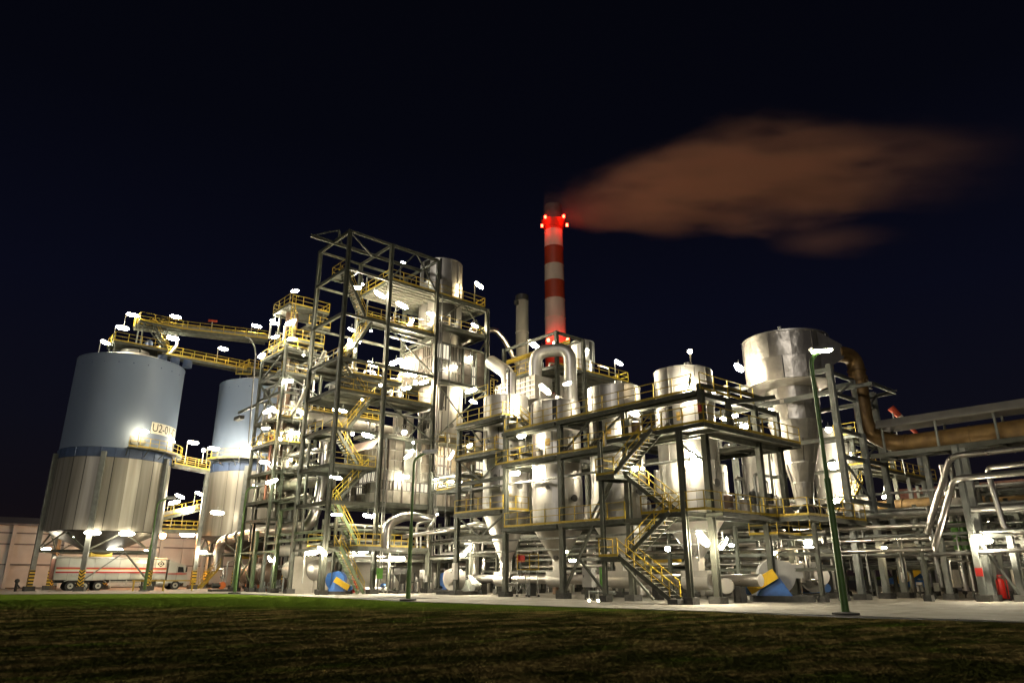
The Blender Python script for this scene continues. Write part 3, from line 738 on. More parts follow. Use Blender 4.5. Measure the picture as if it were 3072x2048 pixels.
def plume():
    P0 = Vector((63.1, 74.1, 80.0))
    right = Vector((0.7547, -0.6561, 0)); fwd = Vector((0.6561, 0.7547, 0)); up = Vector((0, 0, 1))
    L, Hh, D = 118.0, 46.0, 26.0
    mb = MB().box((0.5, 0, 0), (1, 1, 1))
    me = mb.mesh('smoke'); o = link('smoke_plume', me)
    M = Matrix((right, fwd, up)).transposed().to_4x4() @ Matrix.Diagonal((L, D, Hh, 1)); M.translation = P0 + up * 9.0 - right * 2
    o.matrix_world = M
    tag(o, 'smoke plume coloured as if lit by town lamps, drifting away from the chimney mouth', 'smoke', None, 'stuff')
    m = bpy.data.materials.new('smoke'); m.use_nodes = True; nt = m.node_tree; nt.nodes.clear()
    out = nt.nodes.new('ShaderNodeOutputMaterial'); pv = nt.nodes.new('ShaderNodeVolumePrincipled')
    pv.inputs['Color'].default_value = (0.985, 0.50, 0.325, 1); pv.inputs['Anisotropy'].default_value = -0.62  # orange light of the town lamps is put into the smoke colour
    nt.links.new(pv.outputs[0], out.inputs['Volume'])
    tc = nt.nodes.new('ShaderNodeTexCoord'); sp = nt.nodes.new('ShaderNodeSeparateXYZ'); nt.links.new(tc.outputs['Object'], sp.inputs[0])
    def mth(op, a, b=None, c=None, cl=False):
        n = nt.nodes.new('ShaderNodeMath'); n.operation = op; n.use_clamp = cl
        for i, x in enumerate((a, b, c)):
            if x is None: continue
            if isinstance(x, (int, float)): n.inputs[i].default_value = x
            else: nt.links.new(x, n.inputs[i])
        return n.outputs[0]
    def curve(src, pts):
        n = nt.nodes.new('ShaderNodeFloatCurve'); cm = n.mapping.curves[0]
        cm.points[0].location = pts[0]; cm.points[1].location = pts[-1]
        for p in pts[1:-1]: cm.points.new(*p)
        n.mapping.update(); nt.links.new(src, n.inputs['Value']); return n.outputs[0]
    x, y, z = sp.outputs
    half = curve(x, [(0, .02), (.04, .035), (.13, .13), (.27, .26), (.42, .31), (.55, .26), (.7, .22), (1, .26)])
    cen = curve(x, [(0, .305), (.05, .315), (.15, .365), (.3, .43), (.5, .49), (.7, .53), (1, .60)])
    mp = nt.nodes.new('ShaderNodeMapping'); mp.inputs['Scale'].default_value = (3.0, 1.8, 4.6); mp.inputs['Rotation'].default_value = (0, R(9), 0); nt.links.new(tc.outputs['Object'], mp.inputs[0])
    nz = nt.nodes.new('ShaderNodeTexNoise'); nz.inputs['Scale'].default_value = 1.15; nz.inputs['Detail'].default_value = 4; nz.inputs['Roughness'].default_value = .55; nt.links.new(mp.outputs[0], nz.inputs['Vector'])
    wob = mth('MULTIPLY_ADD', nz.outputs[0], 2.2, -1.1)
    zr = mth('ADD', mth('DIVIDE', mth('SUBTRACT', mth('ADD', z, .5), cen), half), wob)
    yr = mth('MULTIPLY', y, 2.1)
    rho = mth('ADD', mth('MULTIPLY', zr, zr), mth('MULTIPLY', yr, yr))
    puff = mth('ADD', mth('POWER', mth('DIVIDE', mth('SUBTRACT', x, .555), .17), 2), mth('ADD', mth('POWER', mth('DIVIDE', mth('SUBTRACT', mth('ADD', z, .5), .105), .085), 2), mth('POWER', mth('MULTIPLY', y, 3.5), 2)))
    body = mth('ADD', mth('SUBTRACT', 1.0, rho, None, True), mth('MULTIPLY', mth('SUBTRACT', 1.0, puff, None, True), .42))
    fade = curve(x, [(0, .12), (.06, .35), (.18, .85), (.36, 1.0), (.5, .8), (.58, .45), (.68, .16), (.8, .04), (1, 0)])
    nn = mth('MULTIPLY_ADD', nz.outputs[0], 5.2, -1.95, True)
    dens = mth('MULTIPLY', mth('MULTIPLY', mth('MULTIPLY', body, body), fade), mth('MULTIPLY', nn, 0.50))
    nt.links.new(dens, pv.inputs['Density'])
    me.materials.append(m); MATS['smoke'] = m
plume()

# ================================================================ TALL STAIR TOWER (nearest corner at u=-6, v=33)
tm = thing('stair_tower', 'tall open steel tower with zigzag stairs and a bare frame on top', 'steel tower', (-6, 33, 0))
MU, MV = [-6.0, -1.15, 4.7, 11.6], [33.0, 39.4]
for i, u in enumerate(MU):
    for v in MV:
        top = 34.2 if u < 5 else 30.2
        m = 'steel' if not (u == -6.0 and v == 39.4) else 'steel'
        column(tm, u, v, 0, top, .36, m)
for z in (34.1, 30.1, 25.4, 21.0, 17.9, 14.3, 11.0, 7.7):          # the stair bay
    beam(tm, (-6, 33, z), (-6, 39.4, z), .34, .2); beam(tm, (-6, 39.4, z), (-1.15, 39.4, z), .22, .14)
    beam(tm, (-6, 33, z), (-1.15, 33, z), .26, .16)
    if z > 26 or z == 17.9 or z == 7.7: beam(tm, (-1.15, 33, z), (-1.15, 39.4, z), .3, .18)
for z in (5.3, 4.7, 3.75):
    beam(tm, (-6, 33, z), (-6, 39.4, z), .22, .14, 'steel_green_lit' if z > 4 else 'steel'); 
beam(tm, (-6, 33, 3.7), (-1.15, 33, 3.7), .24, .16)
for z in (34.1, 25.4, 21.0, 17.9, 14.2, 7.8, 3.7):                 # the second bay
    beam(tm, (-1.15, 33, z), (4.7, 33, z), .32, .2)
    beam(tm, (-1.15, 39.4, z), (4.7, 39.4, z), .26, .16)
    beam(tm, (4.7, 33, z), (4.7, 39.4, z), .3, .18)
for z in (30.0, 26.8, 20.8, 14.2, 7.8):
    beam(tm, (4.7, 33, z), (11.6, 33, z), .36, .2); beam(tm, (4.7, 39.4, z), (11.6, 39.4, z), .26, .16)
    beam(tm, (11.6, 33, z), (11.6, 39.4, z), .26, .16)
beam(tm, (-6, 36.3, 34.0), (4.7, 36.3, 34.0), .34, .2, name='crane_rail')
beam(tm, (-8.6, 36.3, 34.0), (-6, 36.3, 34.0), .34, .2, name='crane_rail')
brace(tm, (-8.2, 36.3, 34.2), (-5.6, 36.3, 35.6)); brace(tm, (-5.6, 36.3, 34.2), (-5.6, 36.3, 35.6)); brace(tm, (-5.2, 36.3, 34.2), (-5.6, 36.3, 35.6))
for a, b in (((-1.15, 33, 30.3), (1.7, 33, 34.0)), ((4.7, 33, 30.3), (1.9, 33, 34.0)), ((-6, 33, 34.0), (-3.4, 33, 32.2)), ((-1.15, 33, 17.7), (4.6, 33, 14.4)), ((4.7, 33, 17.7), (1.9, 33, 14.4)), ((-1.15, 33, 25.2), (4.6, 33, 21.2)), ((11.6, 33, 26.9), (8.2, 33, 29.9)), ((4.7, 33, 26.9), (8.0, 33, 29.9)), ((11.6, 39.4, 21), (11.6, 33, 26.6)), ((-6, 39.4, 14.5), (-1.2, 39.4, 17.8)), ((-6, 39.4, 21.2), (-1.2, 39.4, 25.3)), ((4.7, 33, 14.4), (11.5, 33, 20.6)), ((11.6, 33, 14.4), (4.8, 33, 20.6))):
    brace(tm, a, b, .12)
# decks
deck(tm, -1.0, 33.2, 11.4, 39.2, 30.45, 'deck_under', rail='WSEN', joist=1.0)
for k in range(9): part('deck_rib', MB().bb((-.9, 33.55 + k * .66, 30.08), (4.6, 33.75 + k * .66, 30.36)), 'deck_under', tm)
deck(tm, -3.4, 33.2, 4.5, 35.0, 25.75, rail='SN')
deck(tm, 4.9, 33.2, 11.4, 39.2, 26.9, rail='SEN')
deck(tm, -5.8, 33.2, 4.5, 36.2, 18.1, rail='S', joist=1.2)
deck(tm, -4.2, 33.6, 1.2, 39.2, 19.9, rail='S', joist=1.2)
deck(tm, -5.8, 33.3, -1.4, 35.9, 11.1, rail='S'); deck(tm, -5.8, 35.9, -4.6, 38.9, 14.4, rail='W'); deck(tm, -2.2, 33.4, -.9, 36.4, 14.4, rail='')
deck(tm, -5.8, 33.3, -4.6, 36.4, 21.1, rail='WS'); deck(tm, -5.8, 33.3, -4.7, 36.6, 30.3, rail='WN')
deck(tm, 4.9, 33.2, 12.6, 36, 14.35, rail='S'); deck(tm, -5.8, 33.2, 4.5, 36.0, 7.95, rail='')
deck(tm, -6.0, 33.2, -1.3, 36.4, 4.0, rail='N')
for (a, za, b, zb) in ((-4.6, 7.95, -1.7, 11.1), (-2.6, 11.1, -5.2, 14.4), (-4.2, 14.4, -1.5, 18.1), (-2.6, 18.1, -5.2, 21.1), (-4.9, 21.1, -2.3, 25.7), (-2.9, 25.75, -5.5, 30.3)):
    stair(tm, (a, 34.1, za), (b, 34.1, zb), 1.1, (0, 1, 0))
stair(tm, (-2.2, 33.9, 4.0), (-4.9, 33.9, 7.95), 1.1, (0, 1, 0), 'steel_green_lit')
stair(tm, (-2.2, 32.6, .1), (-4.8, 32.6, 4.0), 1.1, (0, 1, 0), 'steel_green_lit')
# vertical pipes clipped to the columns
for (u, v, r, z0, z1) in ((-.75, 32.7, .07, .4, 14), (4.95, 32.7, .09, 1, 27), (5.25, 32.75, .06, 3, 30), (-1.5, 32.75, .05, 2, 25), (-.55, 32.6, .05, 1, 11), (11.9, 33, .07, 8, 30), (6.3, 32.6, .05, 6, 26)):
    part('riser', MB().tube([(u, v, z0), (u, v, z1)], r, 10), 'pipe_grey', tm, 40)

# ---- vessels standing in the tower
def vessel(name, label, c, courses, n, cap=True, m='alu', base_cone=None, group=None, bands=True, cat='vessel', top_dome=.25):
    t = thing(name, label, cat, (c[0], c[1], courses[0][0]), group)
    zs = [k[0] for k in courses]; rs = [k[1] for k in courses]
    part('inner_shell', MB().lathe([(r - .05, z) for z, r in courses], 32, (*c, 0)), 'dark', t, 30)
    for i in range(len(courses) - 1):
        panels(t, c, zs[i], rs[i], zs[i + 1], rs[i + 1], n, m, a_off=(i % 2) * math.pi / n + random.uniform(0, .2))
        if bands: ring(t, c, rs[i + 1], zs[i + 1], .07, .018, m)
    if cap:
        part('roof', MB().lathe([(rs[-1] + .03, zs[-1] - .04), (rs[-1] + .03, zs[-1] + .05), (rs[-1] * .3, zs[-1] + top_dome), (0, zs[-1] + top_dome)], 32, (*c, 0)), 'cone', t, 30)
    if rs[0] > 1.5:      # nozzles and a manhole on the side that faces the yard
        h = zs[-1] - zs[0]
        for da_, zf, rr_ in ((-.5, .3, .10), (.45, .22, .16), (.1, .55, .07), (-.9, .6, .12)):
            a = math.radians(-125) + da_; r_ = rs[0]; z_ = zs[0] + h * zf
            p0, p1 = Vector((c[0] + (r_ - .05) * math.cos(a), c[1] + (r_ - .05) * math.sin(a), z_)), Vector((c[0] + (r_ + .3) * math.cos(a), c[1] + (r_ + .3) * math.sin(a), z_))
            nz_ = part('nozzle', MB().tube([p0, p1], rr_, 12), 'pipe_grey', t, 30)
            fl_ = part('flange', MB().tube([p1 - (p1 - p0) * .1, p1], rr_ * 1.7, 12), 'pipe_grey', nz_, 30); fl_.location = (0, 0, 0)
    if base_cone:
        z1, r1 = base_cone
        part('cone', MB().lathe([(r1, z1), (rs[0] * .98, zs[0] - .02)], 32, (*c, 0)), 'cone', t, 30)
        ring(t, c, r1 + .02, z1 + .05, .1, .05, 'cone', 'collar')
    return t
def courses(z0, z1, r, step=1.9):
    n = max(1, round((z1 - z0) / step)); return [(z0 + (z1 - z0) * i / n, r) for i in range(n + 1)]
vessel('clad_tank', 'tall clad tank rising through the top deck of the stair tower', (7.9, 36.9), courses(25.1, 35.7, 2.35, 2.6), 13)
vessel('clad_tank', 'fat clad drum hanging under the glazed block in the stair tower', (7.9, 36.2), courses(15.2, 20.7, 2.35, 2.7), 13, base_cone=(12.2, .9), cap=False)
vessel('clad_tank', 'copper-toned narrow clad vessel beside the fat drum', (4.0, 37.4), courses(14.6, 17.4, 1.0, 1.4), 8, base_cone=(12.9, .35))

# ---- glazed and panelled blocks
def panel_wall(t, o, ax, cols, rows, pattern, depth=.09, gap=.03):
    """o = lower corner (world), ax = unit vector along the wall, cols = widths, rows = heights (bottom up), pattern = rows of codes"""
    ax = Vector(ax); nrm = Vector((ax.y, -ax.x, 0)); z = o[2]
    for r, h in enumerate(rows):
        x = 0
        for c, w in enumerate(cols):
            k = pattern[r][c]
            a = Vector((o[0], o[1], 0)) + ax * (x + gap); b = Vector((o[0], o[1], 0)) + ax * (x + w - gap)
            def slab(name, m, d0, d1, za, zb, aa=a, bb=b):
                mb = MB(); p = [aa + nrm * d0, bb + nrm * d0, bb + nrm * d1, aa + nrm * d1]
                mb.add([(v.x, v.y, za) for v in p] + [(v.x, v.y, zb) for v in p], [(3, 2, 1, 0), (4, 5, 6, 7), (0, 1, 5, 4), (1, 2, 6, 5), (2, 3, 7, 6), (3, 0, 4, 7)])
                return part(name, mb, m, t)
            zb, zt = z + gap, z + h - gap
            if k == 'P': slab('panel', 'bldg_panel', -depth, 0.0, zb, zt)
            elif k == 'D': slab('panel', 'bldg_dark', -depth, 0.0, zb, zt)
            elif k in 'WG':
                w_ = slab('window', 'window_lit' if k == 'W' else ('glass_panel' if t is ub else 'bldg_panel'), -depth, -depth * .6, zb, zt)
                fb = MB(); 
                for e0, e1 in ((a, a + ax * .05), (b - ax * .05, b), ((a + b) / 2 - ax * .02, (a + b) / 2 + ax * .02)):
                    p = [e0 - nrm * depth * .6, e1 - nrm * depth * .6, e1 + nrm * .02, e0 + nrm * .02]
                    fb.add([(v.x, v.y, zb) for v in p] + [(v.x, v.y, zt) for v in p], [(3, 2, 1, 0), (4, 5, 6, 7), (0, 1, 5, 4), (1, 2, 6, 5), (2, 3, 7, 6), (3, 0, 4, 7)])
                for zz_ in (zb, zt - .05):
                    p = [a - nrm * depth * .6, b - nrm * depth * .6, b + nrm * .018, a + nrm * .018]
                    fb.add([(v.x, v.y, zz_) for v in p] + [(v.x, v.y, zz_ + .05) for v in p], [(3, 2, 1, 0), (4, 5, 6, 7), (0, 1, 5, 4), (1, 2, 6, 5), (2, 3, 7, 6), (3, 0, 4, 7)])
                part('window_frame', fb, 'bldg_dark', w_).location = (0, 0, 0)
            x += w
        z += h
ub = thing('glazed_block', 'dark boxed machine room with glazed walls high in the stair tower', 'building', (8, 36, 21))
part('core', MB().bb((4.95, 33.3, 21.02), (11.7, 39.2, 24.8)), 'bldg_dark', ub)
part('roof', MB().bb((4.75, 33.05, 24.9), (12.1, 39.5, 25.05)), 'steel', ub); part('floor', MB().bb((4.75, 33.05, 20.86), (11.95, 39.5, 20.99)), 'steel', ub)
panel_wall(ub, (4.85, 39.5, 21.0), (0, -1, 0), [.8] * 8, [1.2, 1.35, 1.3], ['GGGGGGGG', 'WWWWGGGG', 'GGGGDGGD'])
panel_wall(ub, (4.85, 33.15, 21.0), (1, 0, 0), [.9, .9, .3, .8, .8, 1.1, .6, 1.2, .6], [1.0, 1.2, 1.7], ['GDDGGDWDG', 'GGDWGDWDG', 'WWDGGDGDG'])
for x in (4.8, 6.7, 8.5, 9.6, 10.2, 11.9): part('mullion', MB().bb((x - .05, 33.0, 21.0), (x + .05, 33.14, 24.88)), 'steel', ub)

lb = thing('panelled_block', 'grimy panelled boiler house with lit openings under the stair tower decks', 'building', (3, 36, 7.9))
part('core', MB().bb((-.7, 36.2, 8.0), (12.3, 39.2, 13.9)), 'bldg_inner', lb)
part('floor', MB().bb((-1.1, 33.05, 7.98), (12.6, 39.3, 8.1)), 'steel', lb)
part('roof', MB().bb((-1.1, 33.05, 13.96), (12.6, 39.3, 14.06)), 'steel', lb)
panel_wall(lb, (-.95, 33.12, 8.1), (1, 0, 0), [.75, .75, 1.0, 1.0, 1.0, 1.0, .9, .9, .9, .9, 1.1, 1.1, 1.1, .8], [1.1, .95, .95, .95, .95, 1.0],
    ['PPPPPPPPPPPPPP', 'GGGWWWWGGWWPPP', 'PPP..PPWGPGGGG', 'PPP..PPWWPGGWG', 'PPP..PPWWPGGWG', 'GPP..GGGWPGGGG'])
panel_wall(lb, (-1.0, 39.2, 8.1), (0, -1, 0), [.75] * 8, [.9, 1.0, 1.0, 1.1, 1.1], ['PPPPPPPP', 'GGWWGGPP', 'WGDWWWWW', 'WWGGGDGG', 'PPPPPPPP'])
for k in range(30):   # ribbed sloping roof sheets
    v = 33.1 + k * .2
    part('roof_sheet', MB().add([(-2.0, v + .01, 12.9), (-2.0, v + .13, 12.9), (-1.05, v + .13, 14.0), (-1.05, v + .01, 14.0), (-2.0, v + .07, 13.0), (-1.05, v + .07, 14.1)], [(0, 4, 5, 3), (4, 1, 2, 5)]), 'corrugated', lb)
for x in (-.2, 1.5, 3.0, 5.0, 6.8, 9.5, 12.4): part('mullion', MB().bb((x - .06, 32.98, 8.1), (x + .06, 33.1, 13.9)), 'bldg_dark', lb)

# ================================================================ PIPE TOWER to its left (slim, round brown column inside)
tn = thing('pipe_tower', 'slim steel tower crowded with pipes and lamps in front of the further silo', 'steel tower', (-6, 46, 0))
for u in (-5.9, -1.6):
    for v in (46.0, 52.4): column(tn, u, v, 0, 25.6, .3)
for z in (6.95, 8.85, 11.75, 14.85, 17.4, 20.2, 22.4, 25.0):
    beam(tn, (-5.9, 46, z), (-5.9, 52.4, z), .3, .18); beam(tn, (-5.9, 46, z), (-1.6, 46, z), .24, .15)
    beam(tn, (-1.6, 46, z), (-1.6, 52.4, z), .24, .15); beam(tn, (-5.9, 52.4, z), (-1.6, 52.4, z), .24, .15)
for a, b, z0, z1 in ((46, 52.4, 17.5, 22.3), (52.4, 46, 17.5, 22.3), (46, 52.4, 11.9, 14.8), (52.4, 46, 22.5, 24.9), (46, 49.2, 14.9, 17.3), (52.4, 49.2, 14.9, 17.3)): brace(tn, (-5.9, a, z0), (-5.9, b, z1), .15)
for a, b, z0, z1 in ((-5.9, -1.6, 17.5, 20.1), (-1.6, -5.9, 20.3, 22.3), (-5.9, -1.6, 22.5, 24.9), (-5.9, -3.7, 11.9, 14.7), (-1.6, -3.7, 11.9, 14.7)): brace(tn, (a, 46, z0), (b, 46, z1), .13)
for z, rl in ((24.95, 'WS'), (22.5, 'S'), (26.4, 'WS'), (17.6, 'S'), (14.95, 'WS'), (11.9, ''), (8.95, '')):
    deck(tn, -6.1 if z != 26.4 else -5.4, 46.2, -1.5, 52.3, z, rail=rl, joist=1.6)
for u in (-5.2, -1.8):
    for v in (46.3, 50.4): column(tn, u, v, 26.4, 30.2, .2, foot=False)
deck(tn, -6.0, 46.2, -1.2, 50.6, 30.35, rail='WSEN', joist=1.5)
deck(tn, -3.6, 46.0, -1.0, 49.6, 28.4, rail='S')
beam(tn, (-5.9, 52.4, 19.9), (-5.9, 58.2, 19.9), .3, .18, name='crane_rail'); part('hoist', MB().bb((-6.2, 56.8, 19.0), (-5.6, 58.6, 19.4)), 'dark', tn)
vessel('brown_column', 'round brown process column inside the slim pipe tower', (-4.4, 49.0), courses(9.0, 31.2, .62, 2.8), 8, m='boiler', cat='column', top_dome=.3)
vessel('clad_column', 'shiny clad column behind the brown one in the slim pipe tower', (-2.7, 50.6), courses(7.5, 24.2, .75, 2.8), 8, cat='column')
vessel('clad_column', 'short clad heat exchanger low in the slim pipe tower', (-3.9, 47.4), courses(12.2, 16.6, .55, 2.2), 8, cat='column')
for i, (u, v, z0, z1, r, m) in enumerate(((-5.3, 46.5, 7, 24, .11, 'pipe_alu'), (-2.2, 46.4, 4, 25, .12, 'pipe_alu'), (-1.9, 47.2, 6, 26, .09, 'pipe_grey'), (-5.4, 51.6, 5, 20, .12, 'pipe_alu'), (-3.4, 46.3, 9, 22, .08, 'pipe_alu'), (-5.6, 48.2, 9, 16, .14, 'rustred'), (-2.6, 46.6, 12, 29, .07, 'galv'))):
    part('riser', MB().tube([(u, v, z0), (u, v, z1)], r, 10), m, tn, 40)
for i, z in enumerate((9.6, 10.4, 12.6, 13.3, 15.7, 16.2, 18.4, 19.0, 21.2, 23.2, 23.7, 25.8)):
    part('cross_pipe', MB().tube([(-5.7, 46.3 + (i % 3) * .7, z), (-1.7, 46.3 + (i % 3) * .7, z)], .07 + .05 * (i % 2), 10), ('pipe_alu', 'pipe_grey', 'galv')[i % 3], tn, 40)
# caged ladder on the top stage
lad = MB()
for k in range(16): lad.bar((-5.75, 46.0, 26.5 + k * .3), (-5.35, 46.0, 26.5 + k * .3), .03)
for x in (-5.75, -5.35): lad.bar((x, 46.0, 26.4), (x, 46.0, 31.4), .05)
for k in range(5): lad.tube([(-5.55 + .38 * math.cos(a), 45.85 - .38 * abs(math.sin(a)), 27.5 + k * .9) for a in [i * math.pi / 6 for i in range(7)]], .025, 6)
part('caged_ladder', lad, 'yellow', tn)
# curved lamp-like vent pipe in front
pipe('vent_pipe', 'thin grey vent pipe with a curved top in front of the further silo', 'pipe', [(-9, 45.49, 14.18), (-9, 46.01, 19.46), (-9, 46.43, 24.27), (-9, 48.42, 26.07), (-9, 49.91, 26.65)], .07, 'pipe_grey', 1.0)

# green-lit pipe rack at the foot of both towers
pr = thing('pipe_rack', 'short pipe rack coloured as lit green between the two steel towers', 'pipe rack', (-6, 43, 0))
for v, z in ((42.9, 7.7), (48.2, 5.9), (53.0, 5.6)): column(pr, -6.0, v, 0, z, .34, 'steel_green_lit')
for v, z in ((42.9, 7.7), (48.2, 5.0)): column(pr, -2.2, v, 0, z, .3, 'steel')
for z in (7.65, 5.3, 4.7): beam(pr, (-6, 39.6, z), (-6, 42.9, z), .24, .16, 'steel_green_lit')
beam(pr, (-6, 42.9, 3.8), (-6, 53, 3.8), .22, .14, 'steel_green_lit'); beam(pr, (-6, 42.9, 5.3), (-6, 45.5, 5.3), .2, .14, 'steel_green_lit'); beam(pr, (-6, 42.9, 4.6), (-6, 45.5, 4.6), .2, .14, 'steel_green_lit')
for v in (42.9, 48.2): beam(pr, (-6, v, 4.9), (-2.2, v, 4.9), .22, .14)
brace(pr, (-6, 48.2, .6), (-6, 52.8, 3.7), .1, 'steel_green_lit'); brace(pr, (-6, 52.9, .6), (-6, 48.4, 3.7), .1, 'steel_green_lit')

pipe('steam_duct', 'bright clad duct bending down at the rack by the slim tower', 'duct', [(-4, 63.99, 2.09), (-4, 64.35, 5.52), (-4, 54.31, 6.04), (-4, 44.5, 6.1), (-4, 40.4, 6.1), (-3.2, 40.4, 9.0), (-3.1, 40.6, 15.5)], .55, 'pipe_alu', 1.6, ((.17, .70, .25), (.25, .70, .25), (.30, .68, .2)), n=20)
pipe('clad_pipe', 'fat horizontal clad pipe high between the two steel towers', 'pipe', [(-4.0, 50.5, 10.6), (-4.0, 41.5, 10.4), (-1.8, 40.2, 10.4)], .55, 'alu_dull', 1.0, ((.2, .62, .2), (.5, .62, .2)), n=18)
pipe('clad_pipe', 'horizontal clad pipe running through the stair tower behind its stairs', 'pipe', [(-5.2, 41.0, 16.6), (-2.0, 41.0, 16.7), (6.0, 41.0, 16.4)], .62, 'alu_dull', 1.0, ((.15, .68, .2), (.6, .68, .2)), n=18)
part('saddle', MB().bb((-4.6, 40.4, 15.9), (-4.3, 41.6, 16.6)), 'steel', tm)

# horizontal boilers on saddles at the foot of the towers
def hvessel(name, label, a, b, r, m, cat='vessel', feet=True):
    a, b = Vector(a), Vector(b); t = thing(name, label, cat, (a.x, a.y, 0)); d = (b - a).normalized()
    part('drum', MB().tube([a - d * r * .35, a - d * r * .22, a, b, b + d * r * .22, b + d * r * .35], [r * .35, r * .75, r, r, r * .75, r * .35], 24), m, t, 35)
    L = (b - a).length
    for k in (.08, .36, .64, .92): part('strap', MB().tube([a + d * (L * k - .05), a + d * (L * k + .05)], r + .025, 24), 'alu_dull', t, 35)
    if feet:
        for k in (.2, .8):
            c = a + d * L * k; part('saddle', MB().bb((c.x - .5 * r, c.y - .5 * r, .05), (c.x + .5 * r, c.y + .5 * r, c.z - r * .7)), 'orange' if m == 'boiler' else 'concrete_dark', t)
    part('nozzle', MB().tube([a + d * L * .5, a + d * L * .5 + Vector((0, 0, r + .5))], .16, 12), m, t, 35)
    return t
hvessel('boiler', 'rust-brown horizontal boiler drum on orange feet by the green rack', (-3.6, 55.44, 1.7), (-3.6, 49.47, 1.7), 1.15, 'boiler')
hvessel('exchanger', 'clad horizontal exchanger beside the blue fan under the rack', (-3.4, 45.2, 2.1), (-3.4, 39.6, 2.1), .95, 'alu')
hvessel('exchanger', 'long pinkish clad exchanger lying above the boiler drum', (-3.6, 47.5, 4.0), (-3.6, 37.2, 4.0), .55, 'alu_dull', feet=False)

# ================================================================ REACTOR STRUCTURE with four clad vessels
rs = thing('reactor_structure', 'long steel frame with yellow-railed platforms around four clad vessels', 'steel frame', (2, 0, 0))
RV = [-.45, 5.85, 12.15, 18.45, 24.8]
tops = [15.4, 15.4, 12.9, 12.9, 14.4]
for v, zt in zip(RV, (13.1, 12.6, 12.6, 14.2, 14.2)): column(rs, 2.0, v, 0, zt, .36)
for v in RV: column(rs, 8.2, v, 0, 12.6, .36)
for u in (11.0,): 
    for v in (-.45, 5.85): column(rs, u, v, 0, 12.6, .36)
column(rs, 0.0, 0.0, 0, 9.9, .30); column(rs, -.5, 5.95, 0, 10.0, .26); column(rs, 5.0, -.45, 10.2, 13.5, .30, foot=False)
for z in (4.9, 9.9, 12.45):
    for a, b in zip(RV[:3], RV[1:4]): beam(rs, (2, a, z), (2, b, z), .36, .2)
    for a, b in zip(RV, RV[1:]): beam(rs, (8.2, a, z), (8.2, b, z), .3, .18)
    for v in RV: beam(rs, (2, v, z), (8.2, v, z), .32, .18)
    beam(rs, (8.2, -.45, z), (11.0, -.45, z), .34, .18); beam(rs, (11.0, -.45, z), (11.0, 5.85, z), .3, .18); beam(rs, (8.2, 5.85, z), (11.0, 5.85, z), .3, .18)
for z in (6.35, 4.55, 9.1, 11.15, 14.0): beam(rs, (2, 18.45, z), (2, 24.8, z), .32, .18)
beam(rs, (2, -.45, 13.0), (5, -.45, 13.2), .26, .16); beam(rs, (5, -.45, 13.3), (9.6, -.45, 13.3), .32, .2); beam(rs, (5, -.45, 12.3), (8, -2.2, 12.9), .26, .18); beam(rs, (8.2, -.45, 12.4), (15.5, 3.0, 14.2), .3, .18)
def holed(t, u0, v0, u1, v1, z, c, r, rail=''):
    """deck ring round a vessel: four strips"""
    deck(t, u0, v0, c[0] - r, v1, z, rail=''); 
    part('deck', MB().bb((c[0] - r + .01, v0, z - .05), (u1, c[1] - r, z)), 'deck', t)
    part('deck', MB().bb((c[0] - r + .01, c[1] + r, z - .05), (u1, v1, z)), 'deck', t)
VC = [(5.0, 2.92), (5.0, 9.22), (5.0, 15.6), (5.0, 21.95)]
for c, zA, zL, zU in zip(VC, (5.16, 5.16, 5.16, 6.6), (10.15, 10.15, 10.15, 11.42), (12.7, 12.7, 12.7, 14.25)):
    for z in (zA, zL, zU): holed(rs, 1.75, c[1] - 3.1, 8.2, c[1] + 3.1, z, c, 2.12)
# facade railings
railing(rs, [(1.75, 18.3, 5.16), (1.75, 6.0, 5.16)]); railing(rs, [(1.75, 24.9, 6.6), (1.75, 18.5, 6.6), (4.5, 18.5, 6.6)])
railing(rs, [(1.75, 19.4, 10.15), (1.75, 7.6, 10.15)]); railing(rs, [(1.75, 24.9, 11.42), (1.75, 19.6, 11.42), (2.9, 19.6, 11.42)])
railing(rs, [(1.75, 18.3, 12.7), (1.75, .0, 12.7)]); railing(rs, [(1.75, 24.9, 14.25), (1.75, 18.6, 14.25), (3.0, 18.6, 14.25)])
railing(rs, [(1.75, -.6, 12.7), (8.0, -.6, 12.7)])
stair(rs, (2.9, 16.4, 12.7), (2.9, 18.5, 14.25), .8, (1, 0, 0))
# corner platforms wrapping to the side face
deck(rs, -.1, -1.9, 1.74, 5.7, 10.15, rail='W'); deck(rs, 1.76, -1.9, 11.2, -.2, 10.15, 'deck_under', rail='S')
railing(rs, [(-.1, -1.9, 10.15), (1.76, -1.9, 10.15)])
deck(rs, .0, -.2, 1.74, 3.2, 5.16, rail='W'); deck(rs, 1.76, -1.4, 8.0, -.2, 5.16, rail='S'); railing(rs, [(0, -.2, 5.16), (0, -1.4, 5.16), (1.76, -1.4, 5.16)])
deck(rs, 8.1, -3.4, 16.2, -.2, 5.16, rail='WS'); deck(rs, 8.1, -1.2, 13.9, .8, 4.1, rail='WS')
deck(rs, 8.25, -.2, 14.1, 5.8, 5.1); deck(rs, 8.25, -.2, 10.9, 5.8, 10.1, 'deck_under')
